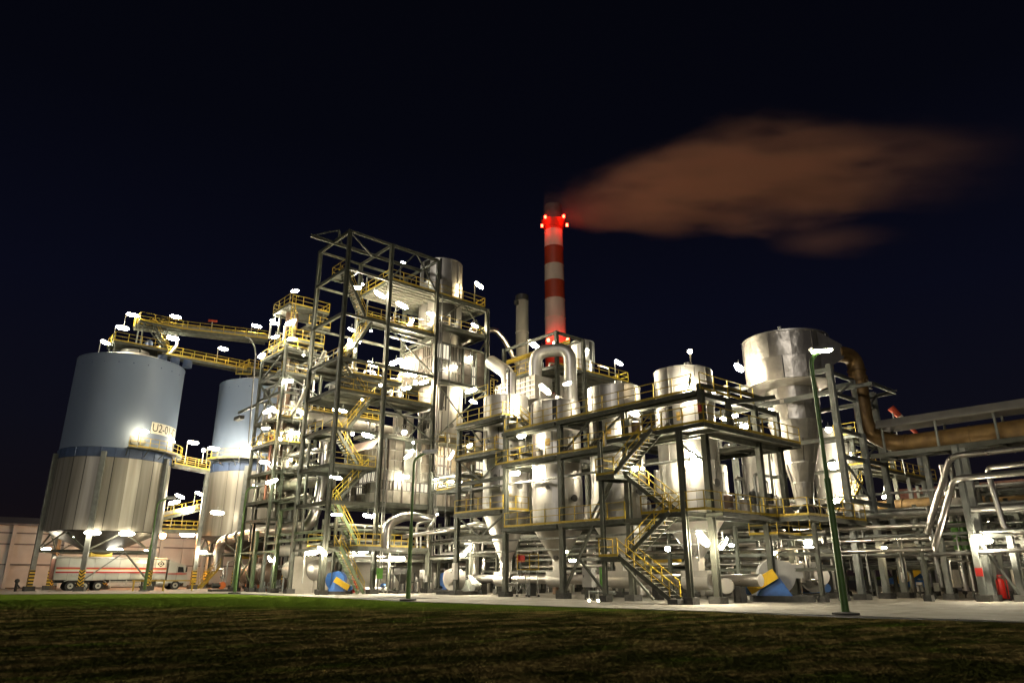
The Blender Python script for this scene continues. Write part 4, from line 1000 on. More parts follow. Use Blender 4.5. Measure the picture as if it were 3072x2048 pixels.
# outside stair along the front
zs_ = (.1, 2.55, 5.16, 7.65, 10.15)
stair(rs, (-.75, .9, .3), (-.75, 4.6, 2.7), 1.0, (1, 0, 0), 'steel'); deck(rs, -.8, 4.6, .5, 6.1, 2.7, rail='WN')
stair(rs, (-.1, 4.5, 2.7), (-.1, 1.0, 5.16), 1.0, (1, 0, 0), 'steel')
stair(rs, (.35, 1.2, 5.16), (.35, 4.7, 7.75), 1.0, (1, 0, 0), 'steel'); deck(rs, -.7, 4.7, 1.5, 6.2, 7.75, rail='WN')
stair(rs, (-.65, 4.7, 7.75), (-.65, 1.5, 10.15), 1.0, (1, 0, 0), 'steel')
part('stair_block', MB().bb((-1.0, .2, .0), (.4, .9, .32)), 'concrete_dark', rs)
for a, b in (((2, 12.1, .4), (2, 6.4, 8.9)), ((2, 12.2, 10), (2, 9.0, 12.3)), ((2, 12.1, .5), (2, 9.3, 4.7)), ((2, 18.5, 6.3), (2, 21.6, 4.6)), ((2, 24.7, 6.3), (2, 21.7, 4.6)), ((2, 24.7, 11.0), (2, 21.7, 9.2)), ((2, 18.6, 11.0), (2, 21.6, 9.2)), ((2, 5.8, 12.3), (2, 9.5, 10.2)), ((2, 5.7, 9.7), (2, 9.4, 5.3)), ((1.2, 6.0, 2.4), (1.2, 3.6, .2)), ((2, -.4, 8.2), (2, 1.6, 9.7)), ((-.4, 5.9, .4), (-.4, 8.2, 2.6))):
    brace(rs, a, b, .13)
# vessels
labels = ('clad hopper vessel at the outer corner, a bright lamp on its drum',
          'clad hopper vessel behind the outside stair, second from the frame corner',
          'clad hopper vessel third from the corner of the reactor frame',
          'clad hopper vessel at the tower end, its platforms one step higher')
for i, (c, lab) in enumerate(zip(VC, labels)):
    up = 1.45 if i == 3 else 0
    t = vessel('hopper_vessel', lab, c, courses(5.05 + up, 12.5 + up * .9, 2.0, 1.86) + [(12.52 + up * .9, 1.98), (15.05 + up * 1.1, 1.98)], 14, base_cone=(2.65, .42), group='hopper vessels in the reactor frame')
    part('outlet', MB().bb((c[0] - .34, c[1] - .34, 1.5), (c[0] + .34, c[1] + .34, 2.66)), 'cone', t)
    part('sight_port', MB().tube([(c[0] - .42, c[1] - .25, 2.9), (c[0] - .75, c[1] - .38, 2.9)], .17, 14), 'pipe_grey', t, 30)
    zL = 10.2 + (1.25 if i == 3 else 0)
    cd = Vector((-.86, -.5, 0)); 
    for k, (a, w, m, z1) in enumerate(((-.42, .75, 'bldg_dark', 2.15), (-.05, .3, 'black', 2.15), (.25, .45, 'brown', 1.7))):
        ang = math.atan2(-.5, -.86) - .35 + a * 1.0; r_ = 2.03; h = w / r_ / 2; mb = MB(); zb = zL + (.05 if m != 'brown' else 1.1)
        for j in range(5):
            aa = ang - h + 2 * h * j / 4; mb.v += [(c[0] + r_ * math.cos(aa), c[1] + r_ * math.sin(aa), zb), (c[0] + r_ * math.cos(aa), c[1] + r_ * math.sin(aa), zL + z1)]
        for j in range(4): mb.f.append((2 * j, 2 * j + 2, 2 * j + 3, 2 * j + 1))
        part(('access_door', 'door_gap', 'data_plate')[k], mb, m, t, 30)
    for a in range(3): part('manway', MB().tube([(c[0] + math.cos(a * 2.1), c[1] + math.sin(a * 2.1), 15.1 + up * 1.1), (c[0] + math.cos(a * 2.1), c[1] + math.sin(a * 2.1), 15.5 + up * 1.1)], .28, 14), 'cone', t, 30)
pipe('stub_stack', 'short upright clad stub pipe on the tower-end vessel roof', 'pipe', [(4.2, 20.3, 16.7), (4.2, 20.3, 18.6)], .42, 'pipe_alu')
pipe('goose_neck', 'thin dark goose-neck vent next to the stub pipe', 'pipe', [(3.7, 20.0, 14.5), (3.7, 20.0, 18.9), (3.9, 20.5, 19.1), (4.1, 20.8, 18.8)], .05, 'dark', .3)
lad = MB()
for k in range(9): lad.bar((4.2, 23.2, 16.8 + k * .28), (4.6, 23.2, 16.8 + k * .28), .03)
for x in (4.2, 4.6): lad.bar((x, 23.2, 14.4), (x, 23.2, 18.6), .05)
for k in range(3): lad.tube([(4.4 + .4 * math.cos(a), 23.0 - .4 * abs(math.sin(a)), 17.0 + k * .75) for a in [i * math.pi / 6 for i in range(7)]], .03, 6)
part('caged_ladder', lad, 'yellow', rs)
railing(rs, [(3.2, 24.4, 16.7), (3.2, 22.4, 16.75)])

# collecting duct under the hoppers
md = pipe('collecting_duct', 'long pale horizontal duct collecting under the four hoppers', 'duct', [(5, 27.0, 1.32), (5, -1.5, 1.32)], .36, 'pipe_alu', n=18)
for c in VC:
    part('transition', MB().bb((4.55, c[1] - 1.0, 1.0), (5.45, c[1] + 1.0, 1.9)), 'cone', md); part('transition', MB().tube([(5, c[1] - 1.0, 1.25), (5, c[1] + 1.0, 1.25)], .52, 18), 'cone', md, 30)
for v in (0, 6.2, 12.4, 18.8, 25): part('duct_leg', MB().bb((4.7, v - .25, .05), (5.3, v + .25, 1.0)), 'dark', md)
part('end_flange', MB().tube([(4.3, .4, 1.0), (3.9, .2, 1.0)], .45, 20), 'alu_dull', md, 30)

# ---- fans: casing, blue pedestal, yellow belt guard
def fan(label, loc, rz, s=1.0, casing='fan_grey', big=True, ped='blue', guard='belt_yellow', mir=False):
    t = thing('fan', label, 'fan', loc, 'belt-driven fans on pedestals', rz=R(rz))
    pl = lambda n, mb, m, sm=None: part(n, mb, m, t, sm, world=False)
    if mir: t.scale = (-1, 1, 1)
    S = lambda *a: tuple(x * s for x in a)
    pl('plinth', MB().bb(S(-1.5, -1.1, 0), S(1.6, 1.1, .3)), 'concrete_dark')
    pl('pedestal', MB().add([S(-1.3, -.95, .3), S(.5, -.95, .3), S(.5, -.2, .3), S(-1.3, -.2, .3), S(-.75, -.8, 1.25), S(-.05, -.8, 1.25), S(-.05, -.35, 1.25), S(-.75, -.35, 1.25)], [(0, 1, 5, 4), (1, 2, 6, 5), (2, 3, 7, 6), (3, 0, 4, 7), (4, 5, 6, 7)]), ped)
    pl('shaft', MB().tube([S(-.4, -1.2, 1.38), S(-.4, .3, 1.38)], .09 * s, 12), 'galv', 30)
    for v in (-.72, -.42): pl('bearing', MB().bb(S(-.56, v - .08, 1.25), S(-.24, v + .08, 1.55)), 'dark')
    g = pl('belt_guard', MB().bar(S(-.3, -1.12, 1.45), S(-1.75, -1.12, .62), .24 * s, .55 * s), guard)
    # scroll casing
    pr_ = []
    for k in range(26):
        a = k / 25 * 2 * math.pi * .92; r = (.86 + .22 * k / 25) * s; pr_.append((-.1 * s + r * math.cos(a + 1.2), 1.35 * s + r * math.sin(a + 1.2)))
    pr_ = [(x, max(z, .3 * s)) for x, z in pr_]
    pl('casing', MB().prism(pr_[::-1], .05 * s, .85 * s, 'y'), casing)
    pl('casing_rim', MB().prism([(x * 1.03 + .003, z * 1.015) for x, z in pr_[::-1]], .80 * s, .90 * s, 'y'), casing)
    pl('inlet', MB().tube([S(-.3, .85, 1.38), S(-.3, 1.5, 1.38)], .55 * s, 20), 'pipe_alu', 30)
    if big: pl('outlet', MB().bb(S(.45, .1, 1.2), S(1.35, .8, 1.95)), casing)
    pl('motor', MB().tube([S(-1.7, -.9, .62), S(-1.7, -.2, .62)], .28 * s, 14), ped, 30)
    return t
p = (9.72, 2.63, 0); fan('pale fan with blue pedestal and yellow belt guard next to the corner footing', (8.6, -.6, 0.05), -52, 1.15)
fan('dark backlit fan behind the black posts beside the cabinet', (16.2, 1.6, .05), 150, 1.1, 'pipe_grey')
fan('blue-bodied fan with yellow guard in front of the stair tower foot', (-4.4, 33.9, .05), -41, .85, 'blue', False, mir=True)
fan('blue fan with yellow guard beyond the middle green lamp post', (7.6, 33.8, .05), -41, .85, 'blue', False, mir=True)
fan('white fan casing far back beyond the twin frame columns', (48.55, 6.27, 0), -40, 1.55, 'fan_grey')
fan('grey fan without a belt guard beneath the tower-end hopper', (3.2, 26.2, .05), 100, .95, 'alu', False, 'steel_grey', 'fan_grey')

# ================================================================ REAR STRUCTURE with U-duct and vent stack
sr = thing('rear_structure', 'high steel platform frame behind the vessels with an open gantry on top', 'steel frame', (11.6, 22, 0))
for u, v, z in ((11.6, 22, 24.7), (15.4, 22, 24.7), (22.7, 22, 21.3), (11.6, 30, 24.7), (22.7, 30, 21.3), (15.4, 30, 24.7)): column(sr, u, v, 0, z, .34)
for z in (24.55, 21.1, 17.4, 13.0):
    beam(sr, (11.6, 22, z), (15.4, 22, z), .3, .18); beam(sr, (11.6, 22, z), (11.6, 30, z), .3, .18); beam(sr, (15.4, 22, z), (15.4, 30, z), .26, .16)
    if z < 24: beam(sr, (15.4, 22, z), (22.7, 22, z), .3, .18); beam(sr, (22.7, 22, z), (22.7, 30, z), .3, .18)
deck(sr, 11.8, 22.2, 22.6, 29.8, 21.4, 'deck_under', rail='SEN', joist=1.3); railing(sr, [(11.7, 30, 21.4), (11.7, 25, 21.4)])
beam(sr, (13.5, 22, 24.0), (13.5, 34, 24.0), .4, .3, 'yellow', 'crane_rail')
brace(sr, (15.4, 22, 17.5), (19.5, 22, 21.0)); brace(sr, (22.7, 22, 17.5), (19.5, 22, 21.0)); brace(sr, (15.4, 22, 17.3), (12.5, 22, 13.2))
vessel('clad_tank', 'bright clad tank on the rear platform under the gantry', (19.4, 25.8), courses(21.45, 26.0, 1.25, 2.3), 10)
vessel('clad_tank', 'dull clad column below the rear platform next to the U-duct', (15.0, 24.0), courses(12.0, 20.9, 1.0, 2.2), 9, m='alu_dull')
railing(sr, [(11.9, 33, 21.4), (11.9, 36, 21.4)], m='yellow')
for k in range(5): part('cable_loop', MB().tube([(21.0, 22.3 + k * .12, 19.8), (20.8, 22.2 + k * .12, 19.0), (20.5, 22.1 + k * .12, 18.2)], .05, 8), 'galv', sr, 40)
vs_ = thing('vent_stack', 'plain grey vent stack standing in front of the banded chimney', 'stack', (18.7, 35, 0))
part('shaft', MB().lathe([(.78, 0), (.76, 34.0), (.70, 34.1)], 28, (18.7, 35, 0)), 'stack_grey', vs_, 30)
part('cap', MB().lathe([(.80, 33.6), (.80, 34.3), (.6, 34.4), (0, 34.4)], 28, (18.7, 35, 0)), 'dark', vs_, 30); ring(vs_, (18.7, 35), .76, 24, .15, .05, 'concrete'); ring(vs_, (18.7, 35), .76, 29.5, .15, .05, 'concrete')
part('sampling_port', MB().bb((17.6, 34.8, 32.9), (18.0, 35.2, 33.5)), 'dark', vs_)
pipe('clad_pipe', 'bright clad pipe arching from the stair tower down to the vent stack', 'pipe', [(9.4, 35, 26.0), (11.8, 35, 27.6), (14.2, 35, 29.0), (15.6, 35, 28.2), (18.0, 35, 25.3)], .30, 'pipe_alu', 1.2, ((.3, .35, .1), (.62, .35, .1)), n=16)
ub2 = thing('duct_casing', 'large ribbed duct box with fat U-bend pipes behind the vessels', 'duct', (10, 24, 18))
part('casing', MB().bb((9.2, 22.6, 17.6), (11.5, 28.6, 19.9)), 'alu_dull', ub2)
for k in range(9): part('rib', MB().bb((9.12, 22.55 + k * .72, 17.55), (9.19, 22.63 + k * .72, 19.95)), 'alu_dull', ub2); 
for z in (17.9, 18.4, 18.9, 19.4): part('rib', MB().bb((9.10, 22.6, z), (9.19, 28.6, z + .08)), 'alu', ub2)
for v in (23, 28): part('leg', MB().bb((9.9, v - .15, 12.5), (10.2, v + .15, 17.58)), 'steel_grey', ub2)
part('duct', MB().tube(elbow([(10.2, 23.6, 19.8), (10.2, 23.6, 22.6), (12.0, 20.6, 22.6), (12.0, 20.6, 13.5)], 1.3, 5), .64, 20), 'alu', ub2, 30)
part('duct', MB().tube(elbow([(10.4, 27.8, 19.8), (10.4, 28.0, 21.4), (10.8, 31.2, 23.4)], .8), .72, 20), 'alu_dull', ub2, 40)
for z in (14.5, 16.5, 18.5, 20.5): ring(ub2, (12.0, 20.6), .64, z, .08, .03, 'alu', n=22)

# ================================================================ CYCLONE, its frame and the rust-brown duct
cyc = thing('cyclone', 'big crumpled-foil clad cyclone separator narrowing to a bent outlet', 'cyclone', (17.5, 1.5, 5))
cc_ = (17.5, 1.5)
panels(cyc, cc_, 15.9, 3.25, 17.7, 3.3, 12, 'alu_crumple', .1, gap=.03); panels(cyc, cc_, 17.7, 3.3, 19.7, 3.3, 12, 'alu_crumple', .35, gap=.03)
part('head_floor', MB().lathe([(1.95, 15.5), (3.2, 15.85), (3.3, 15.9), (3.2, 16.0)], 40, (*cc_, 0), caps=False), 'alu_dull', cyc, 30)
part('head_roof', MB().lathe([(3.34, 19.65), (3.34, 19.78), (.5, 20.3), (0, 20.3)], 40, (*cc_, 0)), 'alu', cyc, 30)
part('knob', MB().tube([(15.6, .8, 19.8), (15.6, .8, 20.4)], .15, 10), 'galv', cyc, 30)
for (z0, r0, z1, r1, n) in ((14.2, 2.0, 15.6, 2.02, 10), (13.0, 1.98, 14.2, 2.0, 10), (11.6, 1.62, 13.0, 1.98, 10), (9.8, 1.16, 11.6, 1.62, 9), (8.3, .80, 9.8, 1.16, 8), (7.0, .66, 8.3, .80, 8)):
    panels(cyc, cc_, z0, r0, z1, r1, n, 'alu_crumple', random.uniform(0, 1), gap=.025); ring(cyc, cc_, r1, z1, .08, .03, 'alu', n=28)
part('inner_cone', MB().lathe([(.6, 6.9), (.74, 8.3), (1.1, 9.8), (1.56, 11.6), (1.92, 13.0), (1.94, 15.6), (3.18, 15.95), (3.24, 19.65)], 32, (*cc_, 0)), 'dark', cyc, 30)
part('outlet_bend', MB().tube(elbow([(17.5, 1.5, 7.0), (17.5, 1.5, 5.9), (16.0, 2.4, 4.9), (14.6, 3.2, 4.9)], .9), .66, 18), 'alu', cyc, 25)
part('outlet_box', MB().add([(16.4, -1.75, 16.3), (18.2, -2.75, 17.5), (18.2, -2.75, 18.6), (16.4, -1.75, 19.6), (20.6, .2, 16.3), (18.5, -1.7, 17.5), (18.5, -1.7, 18.6), (20.6, .2, 19.6)], [(0, 1, 2, 3), (4, 7, 6, 5), (3, 2, 6, 7), (0, 4, 5, 1), (1, 5, 6, 2)]), 'alu_crumple', cyc)
cf = thing('cyclone_support', 'grey steel frame with two near columns carrying the cyclone and duct', 'steel frame', (15.5, -2.7, 0))
for u, v, z in ((15.5, -2.7, 16.5), (19.3, -2.75, 15.9), (15.5, 8.2, 16.3), (22.5, -2.75, 15.5), (19.3, 8.2, 15)): column(cf, u, v, 0, z, .40, 'steel_grey')
for z in (16.1, 14.4): beam(cf, (15.5, -2.7, z), (15.5, 8.2, z), .38, .2, 'steel_grey'); beam(cf, (19.3, -2.7, z - .4), (19.3, 8.2, z - .4), .3, .18, 'steel_grey')
for z in (15.9, 14.3, 11.6, 9.7, 6.6): beam(cf, (15.5, -2.7, z), (22.5, -2.75, z), .3, .18, 'steel_grey')
for z in (11.0, 6.3): beam(cf, (15.5, -2.7, z), (15.5, 8.2, z), .3, .18)
for a, b in (((15.6, -2.7, 13.9), (19.2, -2.7, 15.8)), ((19.3, -2.7, 14.2), (22.4, -4.6, 15.3)), ((19.3, -2.7, 12.2), (21.0, -3.6, 15.0)), ((19.3, -2.7, 6.8), (15.6, -2.7, 9.5)), ((19.3, -2.7, 9.9), (22.4, -2.7, 11.4))): brace(cf, a, b, .12, 'steel_grey')
for a, b in (((18.4, -4.4), (22.6, -4.4)), ((22.6, -4.4), (22.6, -1.2)), ((18.4, -4.4), (18.4, -1.2))): beam(cf, (*a, 15.2), (*b, 15.2), .28, .16, 'steel_grey')
pipe('brown_duct', 'rust-brown round duct dropping from the cyclone head and running along the gallery', 'duct', [(18.2, -2.2, 18.05), (20.1, -2.75, 18.0), (20.05, -2.8, 15.0), (20.0, -2.8, 12.0), (20.0, -4.6, 10.75), (20.0, -30.0, 10.75)], .62, 'rust', 1.7, ((.10, .72, .35), (.08, .69, .1), (.30, .67, .12), (.42, .66, .08), (.60, .66, .08)), n=20)
ga = thing('duct_gallery', 'roofed duct gallery carrying the brown duct off to the edge of the picture', 'gallery', (20, -12, 10))
part('roof', MB().prism([(18.8, 12.0), (19.0, 12.5), (21.0, 12.5), (21.2, 12.0), (21.2, 11.9), (18.8, 11.9)], -30, -4.0, 'y'), 'gallery_roof', ga)
for u in (19.1, 20.9): beam(ga, (u, -3.2, 9.95), (u, -30, 9.95), .34, .18, 'steel')
for k in range(7):
    v = -4.3 - k * 3.6
    for u in (19.1, 20.9): member('post', ga, (u, v, 10.1), (u, v, 11.95), .14, .14, 'steel_grey', 'B')
    beam(ga, (19.1, v, 9.9), (20.9, v, 9.9), .25, .15); brace(ga, (19.1, v, 9.85), (20.9, v - 3.4, 9.85), .08)
for v in (-9.3, -20): column(ga, 19.1, v, 0, 9.8, .4, 'steel_grey'); column(ga, 20.9, v + 1, 0, 9.8, .4, 'steel_grey')
ws = thing('windsock', 'red and white striped windsock on a thin mast above the gallery', 'windsock', (27, -4.6, 10))
wp = Vector((27, -2.52, 13.39)); wt = Vector((27, -2.32, 14.79))
part('mast', MB().tube([wp - Vector((0, 0, 4)), wt], .05, 8), 'galv', ws, 40)
wd = (Vector((28, -3.55, 12.75)) - Vector((27, -2.25, 15.03))).normalized(); w0 = Vector((27, -2.25, 15.03))
for k, m in enumerate(('signal_red', 'signal_white', 'signal_red', 'signal_white', 'signal_red')):
    L0, L1 = (0, .95, 1.15, 1.75, 2.15, 2.9)[k:k + 2]
    part('band', MB().tube([w0 + wd * L0, w0 + wd * L1], [.29 - .05 * L0, .29 - .05 * L1], 16, caps=(k in (0, 4))), m, ws, 40)

# ---- pipes of the right-hand rack
def rack_run(label, pts, r, m='pipe_alu', bend=.5, fl=()): return pipe('rack_pipe', label, 'pipe', pts, r, m, bend, fl)
rack_run('upper straight clad pipe crossing behind the tall green lamp post', [(15, 8.5, 4.66), (15, -7.6, 4.64)], .13)
rack_run('middle straight clad pipe crossing behind the tall green lamp post', [(15, 7.5, 3.83), (15, -7.7, 3.83)], .13)
rack_run('lower clad pipe with a dip behind the tall green lamp post', [(15, 7.5, 2.84), (15, .2, 2.84), (15, -1.0, 3.15), (15, -7.8, 3.17)], .12)
rack_run('outer slanting clad pipe rising to the upper run near the gallery', [(17.4, -6.7, 4.25), (17.4, -9.0, 9.1), (17.4, -26, 9.12)], .20, bend=.5, fl=((.2, .24, .08), (.4, .24, .08)))
rack_run('inner slanting clad pipe rising to the second run near the gallery', [(17.2, -7.0, 3.1), (17.2, -9.0, 7.62), (17.2, -26, 7.62)], .20, bend=.5, fl=((.18, .24, .08), (.42, .24, .08)))
rack_run('drop pipe beside the gallery column turning out above the lamp', [(18.6, -26, 8.3), (18.6, -10.6, 8.3), (18.6, -10.9, 4.3), (18.6, -13.0, 4.0)], .17, bend=.4)
rk = thing('pipe_rack', 'open steel pipe rack stacked with dull pipes beyond the cyclone frame', 'pipe rack', (15.4, 0, 0))
for v in (-6.8, -13.0, 2.2, 8.5): column(rk, 15.6, v, 0, 5.1, .22, 'steel'); column(rk, 21.4, v + 2, 0, 6.4, .26, 'steel')
for z in (4.45, 3.6, 2.65): 
    for v in (-6.8, 2.2, 8.5): beam(rk, (14.8, v, z), (16.6, v, z), .16, .1)
for z in (6.2, 4.9, 3.7): beam(rk, (21.4, -11, z), (21.4, 10.5, z), .25, .16); 
rr = random.Random(5)
for k in range(20):
    u = 17.5 + rr.random() * 9; z = rr.choice((2.3, 2.9, 3.5, 4.2, 5.0, 5.7, 6.4)); r = rr.choice((.06, .08, .1, .14, .2)); v0 = rr.uniform(4, 14)
    part('pipe', MB().tube(elbow([(u, v0, z), (u, rr.uniform(-16, -6), z), (u + rr.uniform(-1, 1), rr.uniform(-22, -17), z + rr.uniform(-.5, .8))], .4), r, 10), rr.choice(('pipe_alu', 'pipe_grey', 'galv', 'steel_grey')), rk, 40)
for k in range(16):
    v = rr.uniform(-14, 8); z = rr.choice((2.5, 3.3, 4.1, 5.2, 6.0)); u0 = rr.uniform(15.6, 20)
    part('pipe', MB().tube(elbow([(u0, v, rr.uniform(.4, 2)), (u0, v, z), (u0 + rr.uniform(3, 9), v, z)], .25), rr.choice((.05, .07, .1)), 10), rr.choice(('pipe_alu', 'pipe_grey', 'galv')), rk, 40)
hb = thing('valve_rack', 'twin vertical clad pipes with green bands between steel posts', 'pipe rack', (24, -6.5, 0))
hp = Vector((22, -7.24, 0.41))
for k in (0, 1):
    v = hp.y - .55 * k + .3
    part('riser', MB().tube([(22.0, v, .6), (22.0, v, 9.2)], .21, 14), 'pipe_alu', hb, 40)
    for z0, z1 in ((3.3, 4.0), (4.1, 5.2)): part('green_band', MB().tube([(22.0, v, z0), (22.0, v, z1)], .235, 14), 'pipe_green', hb, 40)
part('header_box', MB().bb((21.5, hp.y - .7, 5.6), (22.5, hp.y + .7, 6.8)), 'alu_dull', hb)
column(hb, 21.0, hp.y + 1.0, 0, 9.8, .34, 'steel_grey')
aj = thing('pipe_support', 'brightly lit steel A-frame post with a red plate beside the wheeled extinguisher', 'steel frame', (17.7, -9.3, 0))
column(aj, 17.6, -9.3, 0, 9.8, .34, 'steel_grey'); column(aj, 19.2, -10.9, 0, 4.0, .34, 'steel_grey'); brace(aj, (17.8, -9.5, 3.8), (19.0, -10.8, .5), .14, 'steel_grey'); beam(aj, (17.6, -9.3, 4.0), (19.2, -10.9, 4.0), .25, .16, 'steel_grey')
part('red_plate', MB().bb((17.34, -9.55, 1.55), (17.40, -9.15, 2.05)), 'red', aj)
# pale storage drums and huts far right
vessel('clad_tank', 'squat clad tank at the edge behind the A-frame', (30, -9.6), courses(.3, 4.4, 1.9, 2.1), 12)
vessel('clad_tank', 'small clad drum far back between pipes and white fan', (38, -2.0), courses(.6, 4.8, 1.2, 2.1), 9, m='alu_dull')
pipe('brown_duct', 'second brown duct low behind the slanting pipes', 'duct', [(30, 5, 7.2), (30, -12, 7.2), (30, -13.2, 9.5)], .55, 'rust', 1.0, ((.3, .62, .15), (.6, .62, .15)), n=18)
part('wrap', MB().bb((29.2, 1.6, 6.2), (30.8, 3.2, 8.1)), 'alu_crumple', rk)
shed = thing('shed', 'small rust-red corrugated shed roof far beyond the slanting pipes', 'shed', (60, 5, 0))
for k in range(12): part('roof_sheet', MB().bb((58, -8 + k * 1.5, 9.0), (58.2, -6.55 + k * 1.5, 11.6)), 'rustred', shed)
part('wall', MB().bb((58.3, -8, 0), (66, 10, 9.0)), 'wall_rail', shed)

# ---- tank house beyond the cyclone
th = thing('tank_structure', 'platform frame around two bright tanks beyond the cyclone', 'steel frame', (36, 8, 0))
for u in (32, 40.5):
    for v in (3.5, 12): column(th, u, v, 0, 15, .34, 'steel')
column(th, 48, 3.5, 0, 15.6, .4, 'steel_grey'); column(th, 44, 3.5, 0, 11.5, .34, 'steel_grey')
for z in (6.4, 11.0, 13.8):
    beam(th, (32, 3.5, z), (40.5, 3.5, z), .3, .18); beam(th, (32, 3.5, z), (32, 12, z), .3, .18)
deck(th, 31, 2.4, 48.6, 4.6, 11.2, 'deck_under', rail='WSE'); deck(th, 31, 2.6, 41, 4.6, 14.0, rail='WS'); deck(th, 31, 2.6, 40, 11.5, 6.6, rail='WS')
vessel('clad_tank', 'bright clad tank beyond the cyclone with a yellow-railed deck', (36.4, 7.4), courses(4.2, 15.6, 2.1, 1.9), 12, base_cone=(2.2, .5))
vessel('clad_tank', 'clad tank half hidden by the cyclone outlet', (33.0, 13.6), courses(2.5, 14.6, 1.9, 2.0), 12)
vessel('clad_tank', 'clad tank in the bay between corner vessel and cyclone', (12.4, 7.0), courses(4.0, 9.6, 1.9, 1.9), 12)
vessel('clad_tank', 'clad tank next in line inside the bay before the cyclone', (18.0, 12.4), courses(3.0, 9.8, 1.7, 1.9), 12)
stair(th, (26.6, 2.5, 6.6), (30.6, 2.5, 9.6), 1.0, (0, 1, 0), 'yellow')
part('bright_wall', MB().bb((10.0, 9.6, 5.2), (18.0, 9.8, 9.5)), 'wall_clad', rs)
for k, u in enumerate((9.2, 10.1, 11.4)):
    t = thing('pump', ('upright dark pump motor on the bay platform, nearest the corner vessel', 'upright grey pump motor in the middle of the bay platform', 'upright black pump motor on the bay platform towards the cyclone')[k], 'pump', (u, .9, 5.2))
    part('motor', MB().lathe([(.26, 1.0), (.26, 1.75), (.2, 1.85), (0, 1.85)], 14, (u, .9, 5.2)), ('dark', 'galv', 'black')[k], t, 30)
    part('stool', MB().lathe([(.18, .3), (.14, .7), (.24, 1.0)], 12, (u, .9, 5.2)), 'pipe_grey', t, 30); part('casing', MB().tube([(u - .4, .9, 5.5), (u + .4, .9, 5.5)], .24, 12), 'pipe_grey', t, 30)
hvessel('drum', 'dark flanged horizontal drum on the bay platform under the cyclone outlet', (12.6, -1.0, 5.75), (14.4, -1.0, 5.75), .55, 'dark', feet=False)
hvessel('drum', 'clad horizontal drum lying on the bay platform beside the pumps', (8.6, -.3, 5.65), (11.4, -.3, 5.65), .45, 'alu_dull', feet=False)

# ================================================================ LAMPS
LM = {}
def lamp_meshes():
    n = 9; pr = []
    for k in range(n):
        t = -1 + 2 * k / (n - 1); pr.append((.19 * max(0.0, 1 - abs(t) ** 2.3) ** .5, .66 * t))
    b = MB().lathe(pr, 10); b.v = [(z, x, y) for x, y, z in b.v]
    LM['tube'] = b
    LM['housing'] = MB().prism([(-.13, .13), (.13, .13), (.09, .20), (-.09, .20)], -.52, .52, 'x')
    pr = [(.24 * math.sin(math.pi * k / 7), -.24 * math.cos(math.pi * k / 7)) for k in range(8)]
    LM['bulb'] = MB().lathe(pr, 12)
    LM['cap'] = MB().lathe([(.27, .12), (.27, .20), (.1, .34), (0, .34)], 12)
    LM['pole'] = MB().box((0, 0, .5), (.07, .07, 1))
lamp_meshes(); LCACHE = {}
def lmesh(k, m):
    if (k, m) not in LCACHE: LCACHE[(k, m)] = LM[k].mesh(k, m, 50 if k in ('tube', 'bulb', 'cap') else None)
    return LCACHE[(k, m)]
def lamp(pos, label, ang=0, kind='tube', s=1.0, tilt=0, m='lamp', pole=1.8, roll=0):
    """ang: heading of the tube in degrees; tilt: one end up; pole: length of the pole under it (negative hangs it)"""
    if m == 'lamp': m = ('lamp', 'lamp_warm', 'lamp', 'lamp_cool')[len(label) % 4]
    dist = (Vector(pos) - cam.location).length; s *= .60 if dist > 88 else (.74 if dist > 56 else .86)
    t = thing('floodlight' if kind == 'tube' else 'bulkhead_lamp', label, 'lamp', pos, rz=R(ang))
    d = link('diffuser', lmesh(kind, m), t); h = link('housing', lmesh('housing' if kind == 'tube' else 'cap', 'steel_grey'), t)
    for o in (d, h): o.scale = (s * (.95 if kind == 'tube' else 1), s, s); o.rotation_euler = (0, R(-tilt), 0)
    if not pole:      # bracket up to whatever it hangs from
        b_ = link('bracket', lmesh('pole', 'galv'), t); b_.location = (0, 0, .1 * s); b_.scale = (.7, .7, .55)
    if pole:
        p = link('pole', lmesh('pole', 'galv'), t)
        e = .62 * s if kind == 'tube' else 0
        p.location = (-e * math.cos(R(tilt)), 0, -e * math.sin(R(tilt)) + (-.05 if pole > 0 else .1)); p.scale = (1, 1, -pole)
    return t
V_, U_ = 90, 0     # along v, along u
T = lambda *a, **k: lamp(*a, **k)
lamp((-16.82, 68.6, 32.59), 'topmost tube lamp on the headhouse of the nearer silo', 0, 'tube', 1.9, 0, 'lamp', 2.2)
lamp((-11.78, 68.6, 33.55), 'tube lamp on a pole midway along the upper conveyor bridge', 0, 'tube', 1.9, 0, 'lamp', 2.5)
lamp((-17.85, 67.4, 30.31), 'tube lamp over the lower headhouse deck of the nearer silo', 0, 'tube', 2.1, 0, 'lamp', 2.5)
lamp((-19.49, 66.8, 27.92), 'tube lamp at the outer end of the nearer silo roof platform', 20, 'tube', 1.6, -10, 'lamp', 1.5)
lamp((-12.05, 67.5, 30.28), 'tube lamp where the roof walkway leaves the nearer silo', 0, 'tube', 2.2, 0, 'lamp', 2.2)
lamp((-1.74, 67, 34.17), 'tube lamp at the pipe tower end of the conveyor bridge', 0, 'tube', 1.8, 0, 'lamp', 2.5)
lamp((-5.44, 68, 30.36), 'tube lamp midway along the walkway between the silo roofs', 0, 'tube', 1.8, 0, 'lamp', 2.2)
lamp((-14.93, 61.5, 17.04), 'bright tube lamp washing the blue shell beside the lettered plate', 20, 'tube', 1.5, 0, 'lamp', 1.8)
lamp((-10.67, 65, 16.81), 'tube lamp at the edge of the nearer silo below the lettered plate', 60, 'tube', .8, 0, 'lamp', 1.8)
lamp((-8.16, 66, 17.16), 'tube lamp on the short bridge between the blue bands', 0, 'tube', 1.8, 0, 'lamp', 2.5)
